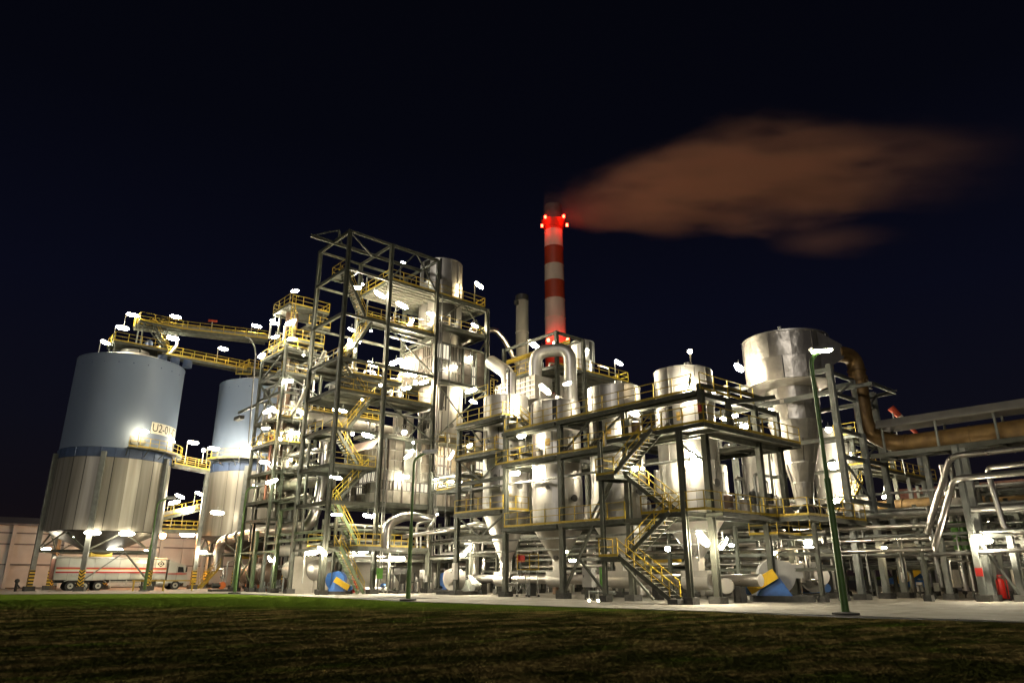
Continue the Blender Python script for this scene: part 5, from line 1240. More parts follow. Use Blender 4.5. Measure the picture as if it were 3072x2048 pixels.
lamp((-6.81, 66, 16.36), 'small round lamp at the end of the short bridge between the blue bands', 0, 'bulb', 1.6, 0, 'lamp', 1.6)
lamp((-6.74, 62.6, 16.14), 'very bright lamp washing the further silo at its band walkway', 0, 'tube', 1.8, 0, 'lamp_big', 1.8)
lamp((-3.22, 61.6, 16.48), 'very bright lamp on the further silo beside the slim pipe tower', 0, 'tube', 1.8, 0, 'lamp_big', 1.8)
lamp((-18.11, 62.3, 5.89), 'bright tube lamp under the nearer silo skirt, towards its middle column', 0, 'tube', 2.2, 0, 'lamp_soft', 0)
lamp((-14.82, 62.3, 5.91), 'bright tube lamp under the nearer silo skirt over the truck tail stripes', 0, 'tube', 2.2, 0, 'lamp_soft', 0)
lamp((-15.56, 67, 5.82), 'lamp deep under the nearer silo hopper', 0, 'tube', 2.0, 0, 'lamp', 0)
lamp((-19.08, 66, 5.8), 'small lamp beneath the rear half of the nearer silo skirt', 0, 'bulb', 2.0, 0, 'lamp', 0)
lamp((-14.73, 66.6, 4.35), 'hanging lamp above the truck trailer by the yellow chute', 0, 'tube', 2.2, 0, 'lamp_dim', -0.6)
lamp((-21, 70, 4.4), 'tube lamp on the outermost silo leg above the truck tail', 0, 'tube', 1.6, 0, 'lamp', 0)
lamp((-11.22, 66, 4.3), 'tube lamp on the silo leg above the truck cab', 0, 'tube', 1.7, 0, 'lamp', 0)
lamp((-4.69, 68, 4.32), 'tube lamp on the further silo leg above the yellow stair', 0, 'tube', 1.6, 0, 'lamp', 0)
lamp((-7.88, 74, 6.39), 'orange sodium lamp on the low platform between the silos', 0, 'bulb', 2.6, 0, 'lamp_sodium', 0)
lamp((-5.51, 72, 6.51), 'tube lamp under the low platform between the silos', 0, 'tube', 2.6, 0, 'lamp_soft', 0)
lamp((-5.43, 73, 9.73), 'tube lamp on the sloping conveyor ramp', 20, 'tube', 2.2, 15, 'lamp', 1.6)
lamp((-6.48, 74, 11.39), 'tube lamp on a tall pole over the conveyor ramp', 0, 'tube', 1.7, -20, 'lamp', 4)
lamp((-6.78, 75, 10.68), 'tube lamp below the tall pole lamp at the conveyor ramp', 0, 'tube', 2.0, 15, 'lamp', 1.8)
lamp((-4.41, 73, 11.8), 'tube lamp beside the further silo skirt above the ramp', 0, 'tube', 1.5, -20, 'lamp', 1.5)
lamp((-5.44, 62.3, 8.64), 'lamp over the doorway in the further silo skirt', 0, 'tube', 2.2, 0, 'lamp_soft', 0)
lamp((-5, 47.42, 32.41), 'highest lamp on a pole above the slim pipe tower', 0, 'tube', 1.1, 20, 'lamp', 2.2)
lamp((-5.9, 50.76, 29.59), 'bright tilted tube lamp on the shoulder of the slim pipe tower', 60, 'tube', 1.6, 35, 'lamp', 2)
lamp((-5.6, 50.72, 29.24), 'second lamp of the pair on the shoulder of the slim pipe tower', 0, 'tube', 1.2, 10, 'lamp', 1.8)
lamp((-5.72, 46, 28.08), 'bright tilted lamp against the brown column near the tower top', 0, 'tube', 1.5, 35, 'lamp', 1.5)
lamp((-7.09, 46.4, 26.17), 'lamp under the shoulder deck of the slim pipe tower', 0, 'tube', 1.1, 25, 'lamp', 0)
lamp((-5.45, 45.8, 26.12), 'lamp beyond the brown column under the shoulder deck', 0, 'tube', 1.2, 12, 'lamp', 0)
lamp((-6.1, 52.34, 25.6), 'double lamp where the roof walkway meets the slim pipe tower', 90, 'tube', 1.7, 0, 'lamp', 1.5)
lamp((-5.5, 45.6, 21.35), 'lamp midway down the slim pipe tower beside the cross brace', 0, 'tube', 1.3, 12, 'lamp', 0)
lamp((-7.02, 46.2, 18.02), 'large tilted lamp at mid height in the slim pipe tower', 0, 'tube', 1.5, 35, 'lamp', 1.2)
lamp((-6.33, 46.2, 18.05), 'narrow upright lamp glare beside the brown column', 0, 'bulb', 1.1, 0, 'lamp', 0)
lamp((-3.91, 45.6, 18.27), 'lamp on a bright white post at mid height near the stair tower', 0, 'tube', 1.4, -18, 'lamp', 1.6)
lamp((-7.2, 46, 16.06), 'small lamp under the deck at mid height of the slim tower', 0, 'tube', 0.95, 12, 'lamp', 0)
lamp((-4.11, 45.8, 15.93), 'lamp above the lit pump deck between the two towers', 0, 'tube', 1.3, 5, 'lamp', 1.2)
lamp((-6, 44.85, 14.93), 'round lamp on the column joint of the slim pipe tower', 0, 'bulb', 0.9, 0, 'lamp', 0)
lamp((-6, 50.24, 15.17), 'round lamp at the outer corner of the slim pipe tower', 0, 'bulb', 0.8, 0, 'lamp', 0)
lamp((-6.52, 47, 12.73), 'lamp deep in the slim tower above the blue band', 0, 'tube', 1.2, 0, 'lamp', 0)
lamp((-4.39, 45.5, 13.05), 'round lamp between the towers below the pump deck', 0, 'bulb', 0.95, 0, 'lamp', 0)
lamp((-3.8, 44.5, 12.47), 'round lamp on top of the green rack column', 0, 'bulb', 0.9, 0, 'lamp', 0)
lamp((-6.59, 44.5, 10.54), 'greenish tilted lamp in front of the fat clad pipe', 0, 'tube', 1.5, 22, 'lamp_green', 0)
lamp((-6.76, 48, 10.45), 'small lamp low at the slim tower outer column', 0, 'tube', 0.8, 8, 'lamp', 0)
lamp((-5.18, 43, 23.68), 'small round lamp high between the two towers', 0, 'bulb', 0.6, 0, 'lamp', 0)
lamp((-4.9, 42, 25.95), 'topmost of the two small round lamps on the tower riser', 0, 'bulb', 0.6, 0, 'lamp', 0)
lamp((-4.85, 42, 24.25), 'lower of the two small round lamps on the tower riser', 0, 'bulb', 0.6, 0, 'lamp', 0)
lamp((-3.54, 35.5, 29.47), 'lamp by the top landing of the stair tower', 0, 'tube', 1.25, 15, 'lamp', 1.2)
lamp((-2.62, 36, 30.25), 'small round lamp beside the top landing lamp', 0, 'bulb', 0.6, 0, 'lamp', 0)
lamp((2.74, 37, 34.67), 'lamp standing above the top deck of the stair tower', 0, 'tube', 0.7, 0, 'lamp', 2.4)
lamp((-1.37, 34.5, 28.97), 'tube lamp under the ribbed top deck, nearer the stairs', 0, 'tube', 1.5, -18, 'lamp', -0.3)
lamp((1.32, 34.5, 28.48), 'tube lamp under the ribbed top deck, nearer the tank', 0, 'tube', 1.6, -12, 'lamp', 1.6)
lamp((2.29, 34.2, 26.73), 'steeply tilted tube lamp beside the clad tank', 0, 'tube', 1.3, 55, 'lamp', 0)
lamp((-4, 35, 24.68), 'tube lamp at the landing second from the top', 0, 'tube', 0.9, -10, 'lamp', 0)
lamp((-1.81, 37, 25.53), 'half hidden lamp behind the second landing from the top', 0, 'bulb', 1.0, 0, 'lamp_soft', 0)
lamp((-3.94, 34.8, 23.02), 'large steep tube lamp behind the near column of the stairs', 0, 'tube', 1.6, -55, 'lamp', 0)
lamp((-3.07, 35, 23.63), 'round lamp just above the third stair flight', 0, 'bulb', 0.8, 0, 'lamp', 0)
lamp((-1.85, 35, 25.07), 'pair of tiny lamps at the stair head below the top deck', 0, 'bulb', 0.55, 0, 'lamp', 0)
lamp((-2.01, 34, 21.3), 'tube lamp before the blazing lamp cluster', 0, 'tube', 1.45, -8, 'lamp', 0)
lamp((1.57, 35.5, 22.58), 'blazing lamp cluster against the glazed block wall', 0, 'tube', 1.9, 30, 'lamp_big', 0)
lamp((4.4, 38.29, 23.77), 'long glowing tube beside the blazing cluster', 90, 'tube', 2.2, 0, 'lamp_big', 0)
lamp((2.12, 33.4, 20.95), 'long tube lamp under the glazed block edge', 0, 'tube', 1.5, -12, 'lamp', 0)
lamp((4.08, 34, 20.54), 'tilted tube lamp below the corner of the glazed block', 0, 'tube', 1.35, 20, 'lamp', 0)
lamp((2.03, 34, 19.55), 'tilted tube lamp under the railed deck by the glazed block', 0, 'tube', 1.3, 18, 'lamp', 0)
lamp((-1.14, 33.6, 19.24), 'round lamp on the second column of the stair tower', 0, 'bulb', 0.95, 0, 'lamp', 0)
lamp((4.8, 34.2, 28.28), 'bright lamp washing the upper clad tank', 0, 'tube', 1.2, 0, 'lamp_big', 0)
lamp((8.29, 34.4, 27.18), 'lamp at the outer side of the upper clad tank', 0, 'bulb', 1.3, 0, 'lamp', 0)
lamp((10.83, 33.6, 33.09), 'lamp on the tall pole at the outer corner of the top deck', 0, 'tube', 1.45, -22, 'lamp', 3.0)
lamp((10.61, 34, 28.28), 'lamp below the top deck next to the arching pipe', 0, 'tube', 1.05, -14, 'lamp', 0)
lamp((9.09, 32.7, 23.88), 'star-like lamp on the panelled face of the glazed block', 0, 'bulb', 1.25, 0, 'lamp', 0)
lamp((6.79, 32.6, 22.37), 'tube lamp on a post before the glazed block windows', 0, 'tube', 1.15, 8, 'lamp', 1.4)
lamp((9.5, 33, 20.37), 'large tilted tube lamp below the glazed block, outer side', 0, 'tube', 1.7, 22, 'lamp_big', 1.2)
lamp((9.84, 33, 19.18), 'second lamp beneath the large tilted one by the vessel ladder', 0, 'tube', 1.1, -8, 'lamp', 0)
lamp((1.95, 33.4, 18.12), 'small round lamp on the deck rail before the fat drum', 0, 'bulb', 0.8, 0, 'lamp', 0)
lamp((-2.52, 34.6, 17.77), 'tiny twin lamps at the stair head at mid tower height', 0, 'bulb', 0.55, 0, 'lamp', 0)
lamp((-6, 33.28, 16), 'round lamp behind the near column at mid tower height', 0, 'bulb', 0.95, 0, 'lamp', 0)
lamp((-5.23, 33.2, 16.01), 'short tube lamp beside the near column at mid tower height', 0, 'tube', 0.95, -5, 'lamp', 0)
lamp((-3.75, 33.8, 14.14), 'round lamp below the mid height stair', 0, 'bulb', 0.85, 0, 'lamp', 0)
lamp((-2.58, 33, 14.01), 'long tube lamp over the ribbed sloping roof', 0, 'tube', 1.4, -6, 'lamp', 0)
lamp((1.16, 32.6, 14.74), 'round lamp on the brace above the boiler house', 0, 'bulb', 1.3, 0, 'lamp', 0)
lamp((2.34, 33.6, 12.73), 'tilted lamp inside the open bay of the boiler house', 0, 'tube', 1.3, 35, 'lamp', 0)
lamp((2.59, 33.2, 13.17), 'small round lamp above the open bay of the boiler house', 0, 'bulb', 0.75, 0, 'lamp', 0)
lamp((1.4, 32.6, 10.48), 'tube lamp before the window row of the boiler house', 0, 'tube', 1.2, 6, 'lamp', 0)
lamp((2.24, 32.6, 13.86), 'tiny lamp on the boiler house roof edge', 0, 'bulb', 0.5, 0, 'lamp', 0)
lamp((6.07, 31.6, 12.91), 'lamp glaring behind the tower-end column of the reactor frame', 0, 'tube', 1.2, 60, 'lamp', 0)
lamp((4.8, 32, 10.39), 'small lamp at the boiler house outer window', 0, 'tube', 0.85, -5, 'lamp', 0)
lamp((5.68, 31, 10.21), 'small lamp nearer the yellow walkway beside the boiler house', 0, 'tube', 0.8, 5, 'lamp', 0)
lamp((6.14, 30, 10.09), 'round lamp at the yellow walkway beside the boiler house', 0, 'bulb', 0.8, 0, 'lamp', 0)
lamp((-6, 33.08, 9.89), 'round lamp behind the near column above the boiler house floor', 0, 'bulb', 0.85, 0, 'lamp', 0)
lamp((-5.22, 33.2, 9.88), 'short tube lamp beside the near column above the boiler house floor', 0, 'tube', 0.95, -4, 'lamp', 0)
lamp((-5.4, 33, 6.66), 'short lamp at the head of the lower stairs, nearer the column', 0, 'tube', 0.6, 0, 'lamp', 0)
lamp((-4.95, 33, 6.68), 'short lamp at the head of the lower stairs, farther along', 0, 'tube', 0.8, 0, 'lamp', 0)
lamp((-2.05, 33, 6.72), 'tube lamp under the boiler house floor by the corner column', 0, 'tube', 1.1, -10, 'lamp', 0)
lamp((-1.64, 32.6, 6.83), 'round lamp on the corner column under the boiler house floor', 0, 'bulb', 0.6, 0, 'lamp', 0)
lamp((-0.07, 32, 6.14), 'round lamp beside the upright white pipe bend', 0, 'bulb', 0.9, 0, 'lamp', 0)
lamp((-6.66, 32.2, 3.55), 'blazing lamp at the foot of the stair tower near column', 0, 'tube', 1.2, -40, 'lamp_big', 0)
lamp((-6.47, 34.5, 3.47), 'tube lamp above the blue fan on a white post', 0, 'tube', 1.4, 5, 'lamp', 2.4)
lamp((-6.4, 43.33, 3.12), 'tilted lamp on the green rack above the boiler drum', -90, 'tube', 1.2, -30, 'lamp', 0)
lamp((-1.7, 34, 3.7), 'tube lamp under the first stair landing', 0, 'tube', 1.3, 0, 'lamp', 0)
lamp((1.42, 33, 3.06), 'long tube lamp low between the tower columns', 0, 'tube', 1.6, 0, 'lamp_big', 0)
lamp((2.82, 24.6, 3.57), 'blazing lamp low behind the tower-end column of the reactor frame', 0, 'tube', 1.5, 40, 'lamp_big', 0)
lamp((4.23, 31, 7.07), 'tiny lamp under the pipe bridge', 0, 'bulb', 0.5, 0, 'lamp', 0)
lamp((1.4, 16.6, 9.18), 'bright lamp under the platform beside the tower-end vessel', 90, 'tube', 1.2, 0, 'lamp_big', 0)
lamp((1.5, 15.98, 12.03), 'tube lamp on a post on the platform next to the tower-end vessel', 90, 'tube', 1.1, 3, 'lamp', 1.2)
lamp((2.6, 15.74, 9.65), 'small lamp at the shoulder of the third vessel', 0, 'bulb', 0.7, 0, 'lamp', 0)
lamp((3, 24.7, 12.58), 'tilted lamp on the tower-end platform near the clad pipes', 90, 'tube', 0.9, -20, 'lamp', 0)
lamp((3.2, 14.98, 15.92), 'large tilted lamp on a pole above the vessel roofs, before the duct box', 0, 'tube', 1.5, -28, 'lamp_big', 1.8)
lamp((6, 15.17, 16.95), 'thin tilted tube lamp in front of the U-duct', 0, 'tube', 1.15, 22, 'lamp', 0)
lamp((2.6, 5.46, 12.26), 'tube lamp under the top platform between second vessel and corner vessel', 0, 'tube', 1.05, -10, 'lamp', 0)
lamp((3, 0.92, 13.57), 'blazing lamp on the drum of the corner vessel', 0, 'tube', 1.0, 70, 'lamp_big', 0)
lamp((2.6, 0.76, 8.84), 'large slanting lamp on the column before the corner vessel', 0, 'tube', 1.35, -38, 'lamp_big', 0.9)
lamp((5, 2.13, 16.48), 'lamp on the tall mast above the corner vessel', 0, 'bulb', 0.8, 0, 'lamp', 3.2)
lamp((0.4, 3.84, 8.1), 'lamp at the upper stair landing, nearer end', 90, 'bulb', 0.9, 0, 'lamp', 0)
lamp((0.6, 3.41, 8.06), 'smaller round lamp at the upper stair landing', 90, 'bulb', 0.5, 0, 'lamp', 0)
lamp((0.56, -0.7, 3.6), 'large slanting lamp low on the corner column beside the hopper cone', 0, 'tube', 1.25, -38, 'lamp_big', 1.6)
lamp((1.85, -1.2, 3.38), 'thin slanting tube lamp beside the low corner lamp', 0, 'tube', 1.0, 42, 'lamp', 0)
lamp((6, 5.92, 3.35), 'star-like lamp under the frame behind the stair', 0, 'bulb', 0.9, 0, 'lamp', 0)
lamp((10, 8.68, 2.95), 'lamp deep under the frame behind the lower stair', 0, 'tube', 0.9, 0, 'lamp_soft', 0)
lamp((7.71, 2, 3.5), 'tiny lamp beyond the corner columns', 0, 'tube', 0.6, 0, 'lamp', 0)
lamp((2.4, 12.14, 3.22), 'tiny lamp on the hopper cone behind the second column', 0, 'bulb', 0.45, 0, 'lamp', 0)
lamp((8, 17.03, 2.76), 'lamp row deep under the frame behind the second hopper', 0, 'tube', 0.9, 0, 'lamp_soft', 0)
lamp((14.81, 5.2, 10.71), 'blazing lamp in the bay between corner vessel and cyclone', 0, 'tube', 1.7, 25, 'lamp_big', 0)
lamp((7, 1.2, 11.84), 'lamp of the pair on the frame post, nearer the corner vessel', 0, 'tube', 0.8, 5, 'lamp', 0)
lamp((8.34, 1.2, 12.22), 'lamp of the pair on the frame post, nearer the cyclone', 0, 'tube', 0.8, 10, 'lamp', 0)
lamp((14.19, 4, 12.63), 'bright lamp glare deep in the bay at platform height', 0, 'bulb', 1.6, 0, 'lamp', 0)
lamp((14, 3.79, 17.36), 'tube lamp at the rim of the cyclone head', 10, 'tube', 1.6, -8, 'lamp_big', 0)
lamp((15.6, 2.34, 13.95), 'small lamp on the cyclone neck', 0, 'bulb', 0.8, 0, 'lamp', 0)
lamp((7.32, 2, 13.86), 'small lamp under the top beam beside the corner vessel', 0, 'bulb', 0.5, 0, 'lamp', 0)
lamp((15.88, 30, 26.18), 'tube lamp at the vent stack side of the rear platform', 0, 'tube', 1.9, -18, 'lamp', 2.6)
lamp((16.28, 27, 25.68), 'round lamp on the gantry crane rail', 0, 'bulb', 1.1, 0, 'lamp', 0)
lamp((11.89, 22, 23.36), 'tiny lamp on the gantry corner column', 0, 'bulb', 0.5, 0, 'lamp', 0)
lamp((21.38, 22.4, 23.4), 'tube lamp at the outer end of the rear platform', 0, 'tube', 1.4, -14, 'lamp', 2.2)
lamp((18.65, 24.4, 24.75), 'small bright lamp at the clad tank on the rear platform', 0, 'bulb', 0.8, 0, 'lamp', 0)
lamp((11.31, -1.5, 3.68), 'lamp on the rack pipes beside the tall green lamp post', 0, 'bulb', 1.2, 0, 'lamp', 0)
lamp((9.45, 0, 3), 'star-like lamp at the head of the black posts', 0, 'bulb', 0.8, 0, 'lamp', 0)
lamp((28.63, 4, 14.3), 'lamp at the roof edge of the bright tank beyond the cyclone', 0, 'bulb', 1.5, 0, 'lamp', 0)
lamp((26.37, 3, 10.71), 'blazing lamp before the tank half hidden by the cyclone outlet', 0, 'bulb', 2.2, 0, 'lamp_big', 0)
lamp((33.4, 4.16, 12.56), 'lamp on the bright tank under its upper deck', 90, 'bulb', 1.6, 0, 'lamp_big', 0)
lamp((33.4, 4.18, 8.72), 'blazing lamp low on the bright tank beyond the cyclone', 0, 'tube', 1.6, 60, 'lamp_big', 0)
lamp((21.59, 1, 7.21), 'lamp at the yellow stair beyond the green lamp post', 0, 'bulb', 1.2, 0, 'lamp', 0)
lamp((36.28, 3, 8.98), 'thin tilted tube lamp under the far platform', 0, 'tube', 1.6, 40, 'lamp', 0)
lamp((18.96, -3.2, 3.45), 'star-like lamp on the second frame column', 0, 'bulb', 0.9, 0, 'lamp', 0)
lamp((17.2, -10.01, 3.65), 'blazing lamp on the A-frame above the wheeled extinguisher', 90, 'tube', 1.0, 0, 'lamp_big', 0)
lamp((15.71, 4, 2.96), 'lamp glare under the rack beyond the fan', 0, 'tube', 0.9, 0, 'lamp_soft', 0)
lamp((35.25, 14, 2.74), 'lamp deep behind the yellow box under the rack', 0, 'bulb', 1.4, 0, 'lamp', 0)
lamp((25.72, 12, 2.62), 'lamp deep behind the pale fan casing', 0, 'bulb', 1.3, 0, 'lamp', 0)
lamp((63.57, 10, 1.99), 'greenish lamp far back behind the slanting pipes', 0, 'bulb', 1.4, 0, 'lamp_green', 0)
lamp((38.44, 6, 2.68), 'lamp hidden behind the twin frame columns', 0, 'bulb', 1.3, 0, 'lamp', 0)
lamp((39.69, -4, 6.29), 'lamp behind the gallery column lighting the pipes', 0, 'bulb', 1.2, 0, 'lamp', 0)
# red aviation lamps on the chimney (parts of it)
for px_ in ((59.95, 73.33, 75.3), (62.76, 70.53, 75.32), (59.27, 73.7, 73.12), (63.08, 69.91, 73.09)):
    part('warning_lamp', MB().lathe([(.22, -.3), (.3, 0), (.22, .3), (0, .34)], 10, px_), 'lamp_red', ch, 40)
for px_ in ((59.67, 72.76, 46.99), (62.45, 69.99, 46.97)):
    part('warning_lamp', MB().lathe([(.26, -.3), (.34, 0), (.26, .3), (0, .34)], 10, px_), 'lamp_red_low', ch, 40)
# unlit red warning lamp on the conveyor bridge
t = thing('warning_light', 'unlit red-tipped warning lamp bar on the upper conveyor bridge', 'lamp', (-7.3, 67.6, 32.47))
part('pole', MB().tube([(-7.42, 67.6, 32.35), (-7.46, 67.6, 33.66)], .06, 8), 'galv', t, 40); part('head', MB().bar((-7.98, 67.6, 33.67), (-6.86, 67.6, 33.8), .25, .25), 'signal_red', t)

# ---- green lamp posts on the lawn edge
def lamp_post(label, foot, h, arm, lit):
    t = thing('lamp_post', label, 'lamp post', foot, 'green lamp posts along the lawn'); f = Vector(foot); a = Vector(arm)
    part('base', MB().lathe([(.55, -.02), (.55, .12), (.2, .16)], 14, foot), 'concrete_dark', t, 30)
    part('lower_pole', MB().tube([f, f + Vector((0, 0, h * .5))], [.16, .14], 14), 'pole_green', t, 40)
    part('upper_pole', MB().tube(elbow([f + Vector((0, 0, h * .5 - .05)), f + Vector((0, 0, h - .2)), f + Vector((0, 0, h)) + a * .9 + Vector((0, 0, .25))], .4), .09, 12), 'pole_green', t, 40)
    e = f + Vector((0, 0, h + .25)) + a * 1.2; d = a.normalized()
    part('head', MB().bar(e - d * .55 + Vector((0, 0, .07)), e + d * .55 + Vector((0, 0, .17)), .34, .14), 'galv', t)
    part('lens', MB().bar(e - d * .45 - Vector((0, 0, .05)), e + d * .45 + Vector((0, 0, .05)), .28, .10), 'lamp_green' if lit else 'white', t)
lamp_post('tall green lamp post in front of the cyclone with its lamp lit', (-4.11, -10.62, 0), 11.35, (.42, -.30, 0), True)
lamp_post('green lamp post standing before the boiler house, lamp dark', (-8.14, 16.43, 0), 9.5, (.7, -.6, 0), False)
lamp_post('green lamp post at the foot of the slim pipe tower, lamp dark', (-9.42, 43.45, 0), 9.6, (.8, -.6, 0), False)
lamp_post('green lamp post beside the truck, lamp dark', (-12.87, 59.66, 0), 9.4, (1.0, -.5, 0), False)

# ================================================================ PIPE RACKS AND BACKGROUND PLANT
def rack(label, u0, u1, v0, v1, levels, npipes, seed, axis='v', m='steel', zt=None, bay=6.0):
    """steel pipe rack with pipes laid on each level, running along v or u"""
    g = random.Random(seed); t = thing('pipe_rack', label, 'pipe rack', ((u0 + u1) / 2, (v0 + v1) / 2, 0))
    zt = zt or max(levels) + .6
    L0, L1, W0, W1 = (v0, v1, u0, u1) if axis == 'v' else (u0, u1, v0, v1)
    P = (lambda w, l, z: (w, l, z)) if axis == 'v' else (lambda w, l, z: (l, w, z))
    n = max(1, round((L1 - L0) / bay))
    for i in range(n + 1):
        l = L0 + (L1 - L0) * i / n
        for w in (W0, W1):
            c = P(w, l, 0); column(t, c[0], c[1], 0, zt, .24, m)
        for z in levels: beam(t, P(W0, l, z - .12), P(W1, l, z - .12), .2, .12, m)
    for z in levels:
        for w in (W0, W1): beam(t, P(w, L0, z - .3), P(w, L1, z - .3), .18, .1, m)
        w = W0 + .25
        for k in range(npipes):
            r = g.choice((.05, .06, .08, .08, .11, .15)); w += r
            if w > W1 - .2: break
            a, b = g.uniform(L0, L0 + .2 * (L1 - L0)), g.uniform(L1 - .25 * (L1 - L0), L1)
            pts = [P(w, a, z + r), P(w, b, z + r)]
            if g.random() < .4: pts = [P(w, a, z + r - g.uniform(.6, 1.6))] + pts
            if g.random() < .4: pts = pts + [P(w, b, z + r + g.uniform(.5, 1.6))]
            part('pipe', MB().tube(elbow(pts, .3), r, 10), g.choice(('pipe_alu', 'pipe_alu', 'pipe_grey', 'galv', 'alu_dull')), t, 40)
            w += r + g.uniform(.05, .3)
    return t
rack('low pipe rack running behind the four hoppers', 9.4, 12.2, -3.0, 31, (2.25, 3.2, 4.2), 9, 11)
rack('second pipe rack farther behind the hoppers', 15.6, 19.4, 8.0, 34, (2.6, 3.9, 5.2, 6.6), 9, 12)
rack('pipe rack passing under the boiler house floor', -4.5, 12.5, 34.2, 36.6, (3.2, 4.6, 5.9), 6, 13, 'u')
rack('pipe rack joining the boiler house and the reactor frame', 4.6, 7.6, 26.2, 32.6, (3.4, 4.7, 5.7, 9.6, 10.6), 7, 14)
rack('pipe rack crossing low behind the boiler house', 8.4, 26.0, 31.6, 33.4, (2.4, 3.6, 5.0), 6, 15, 'u')
rack('tall pipe rack far behind the gallery columns', 23.5, 27.5, -22, 8, (2.4, 3.6, 4.9, 6.1), 9, 16)
rack('pipe rack beyond the white fan and the tank structure', 30.5, 33.5, -24, -2, (3.0, 4.4, 5.8, 8.2), 8, 17)
rack('pipe rack crossing in front of the tank structure', 20, 44, -.8, 1.2, (3.0, 4.3, 5.6), 6, 18, 'u')
rack('pipe rack between the slim tower and the stair tower', -4.9, -2.4, 40.2, 52, (8.9, 12.2, 13.4), 5, 19)
rack('pipe rack at the far end below the duct gallery', 21.6, 23.2, -28, -9, (4.4, 5.8, 7.2), 6, 20)

bk = thing('rear_building', 'low process building with lit windows behind all the pipe racks', 'building', (30, 14, 0))
part('core', MB().bb((28.5, 9.4, 0), (40, 60, 8.2)), 'bldg_dark', bk)
g_ = random.Random(4)
rows = [''.join(g_.choice('PPPGPPW') if r in (1, 3) else g_.choice('PPPPPD') for _ in range(25)) for r in range(5)]
panel_wall(bk, (28.4, 60, .2), (0, -1, 0), [2.0] * 25, [1.4, 1.3, 1.6, 1.5, 1.9], rows)
panel_wall(bk, (28.5, 9.3, .2), (1, 0, 0), [2.0] * 5, [1.4, 1.3, 1.6, 1.5, 1.9], ['PPPPP', 'PWPPW', 'PPPPP', 'WPGPP', 'PPPPP'])
part('parapet', MB().bb((28.2, 9.1, 8.2), (40, 60, 8.5)), 'steel', bk)
cw = thing('concrete_wall', 'bare concrete wall at the back under the boiler house', 'wall', (4, 39.8, 0))
for k in range(9): part('panel', MB().bb((-5.6 + k * 2.1, 39.75, .03), (-3.53 + k * 2.1, 40.0, 3.3)), 'concrete', cw)
gw = thing('machine_enclosure', 'greenish sheet-metal enclosure behind the tower-end column', 'enclosure', (9, 29.5, 0))
for k in range(7): part('panel', MB().bb((9.4 + k * 1.2, 30.3, .05), (10.57 + k * 1.2, 30.5, 3.1)), 'steel_grey', gw)
for k in range(8): part('post', MB().bb((9.31 + k * 1.2, 30.22, .03), (9.40 + k * 1.2, 30.52, 3.3)), 'galv', gw)

# upright pipe bends under the boiler house
pipe('pipe_bend', 'fat upright clad pipe bending over under the boiler house corner', 'pipe', [(-1.0, 31.4, 3.9), (-1.0, 31.4, 6.0), (1.4, 31.9, 6.9), (4.6, 32.4, 6.7)], .42, 'pipe_alu', .9, n=18)
pipe('pipe_bend', 'thin upright pipe turning over, first of the four by the green lamp post', 'pipe', [(2.0, 31, 4.0), (2.0, 31, 6.1), (3.6, 31.4, 6.4)], .13, 'pipe_alu', .3)
pipe('pipe_bend', 'thin upright pipe with a slanted top by the green lamp post', 'pipe', [(3.2, 31, 4.0), (3.2, 31, 5.7), (4.0, 31.0, 6.6), (4.0, 31, 7.6)], .12, 'pipe_alu', .3)
pipe('pipe_bend', 'shorter upright pipe between the thin bends by the green lamp post', 'pipe', [(2.6, 31.2, 4.0), (2.6, 31.2, 5.2), (3.1, 31.6, 5.3)], .10, 'galv', .25)
pipe('pipe_bend', 'long horizontal clad pipe crossing from the boiler house to the hoppers', 'pipe', [(0.5, 31.0, 4.9), (4.5, 29.0, 5.6), (4.5, 25.0, 6.0), (6.0, 24.2, 5.6)], .17, 'pipe_alu', .6)
pipe('pipe_bend', 'clad elbow dome beside the lower stair landing', 'pipe', [(-3.0, 35.6, 4.7), (-2.0, 35.6, 4.8), (-1.9, 35.6, 3.4)], .40, 'pipe_alu', .8, n=16)
for k, (a, b, r) in enumerate((((9.0, 26, .5), (9.0, 26, 9), .34), ((10.4, 27.4, .3), (10.4, 27.4, 7), .5), ((7.2, 29, .2), (7.2, 29, 6.5), .4), ((13.6, 14, .2), (13.6, 14, 6), .55), ((13.4, 20, .2), (13.4, 20, 7.5), .45), ((14, 9, .2), (14, 9, 5.5), .5))):
    vessel('clad_column', ('slim clad column by the reactor frame tower end', 'thicker clad column beside the slim one at the tower end', 'clad column between boiler house and tower-end vessel', 'clad column deep behind the second hopper', 'clad column deep behind the third hopper', 'clad column deep behind the corner hopper')[k], a[:2], courses(a[2], b[2], r, 2.2), 8, cat='column')
# walkways with yellow rails among the racks
walkway('rack_walkway', 'yellow-railed walkway beside the boiler house at the tower-end column', (5.0, 31.5, 9.3), (5.6, 25.4, 9.3), 1.2, .3)
walkway('rack_walkway', 'yellow-railed walkway under the boiler house by the upright bends', (-3.8, 32.0, 4.0), (3.6, 32.0, 4.0), 1.2, .3)
walkway('rack_walkway', 'yellow-railed walkway high beside the fat clad pipe of the stair tower', (-4.5, 42.0, 17.6), (4.0, 42.0, 17.6), 1.2, .3)
walkway('rack_walkway', 'far yellow-railed bridge seen between the slim tower and the stair tower', (-1.0, 58.0, 26.2), (12, 58.0, 26.2), 1.4, .3)
lp = thing('lean_pipe', 'thick pale brace pipe leaning between the two steel towers', 'pipe', (-4, 44, 17)); part('pipe_run', MB().tube([(-4.4, 46.2, 17.6), (-4.2, 40.0, 23.6)], .2, 12), 'cone', lp, 40)

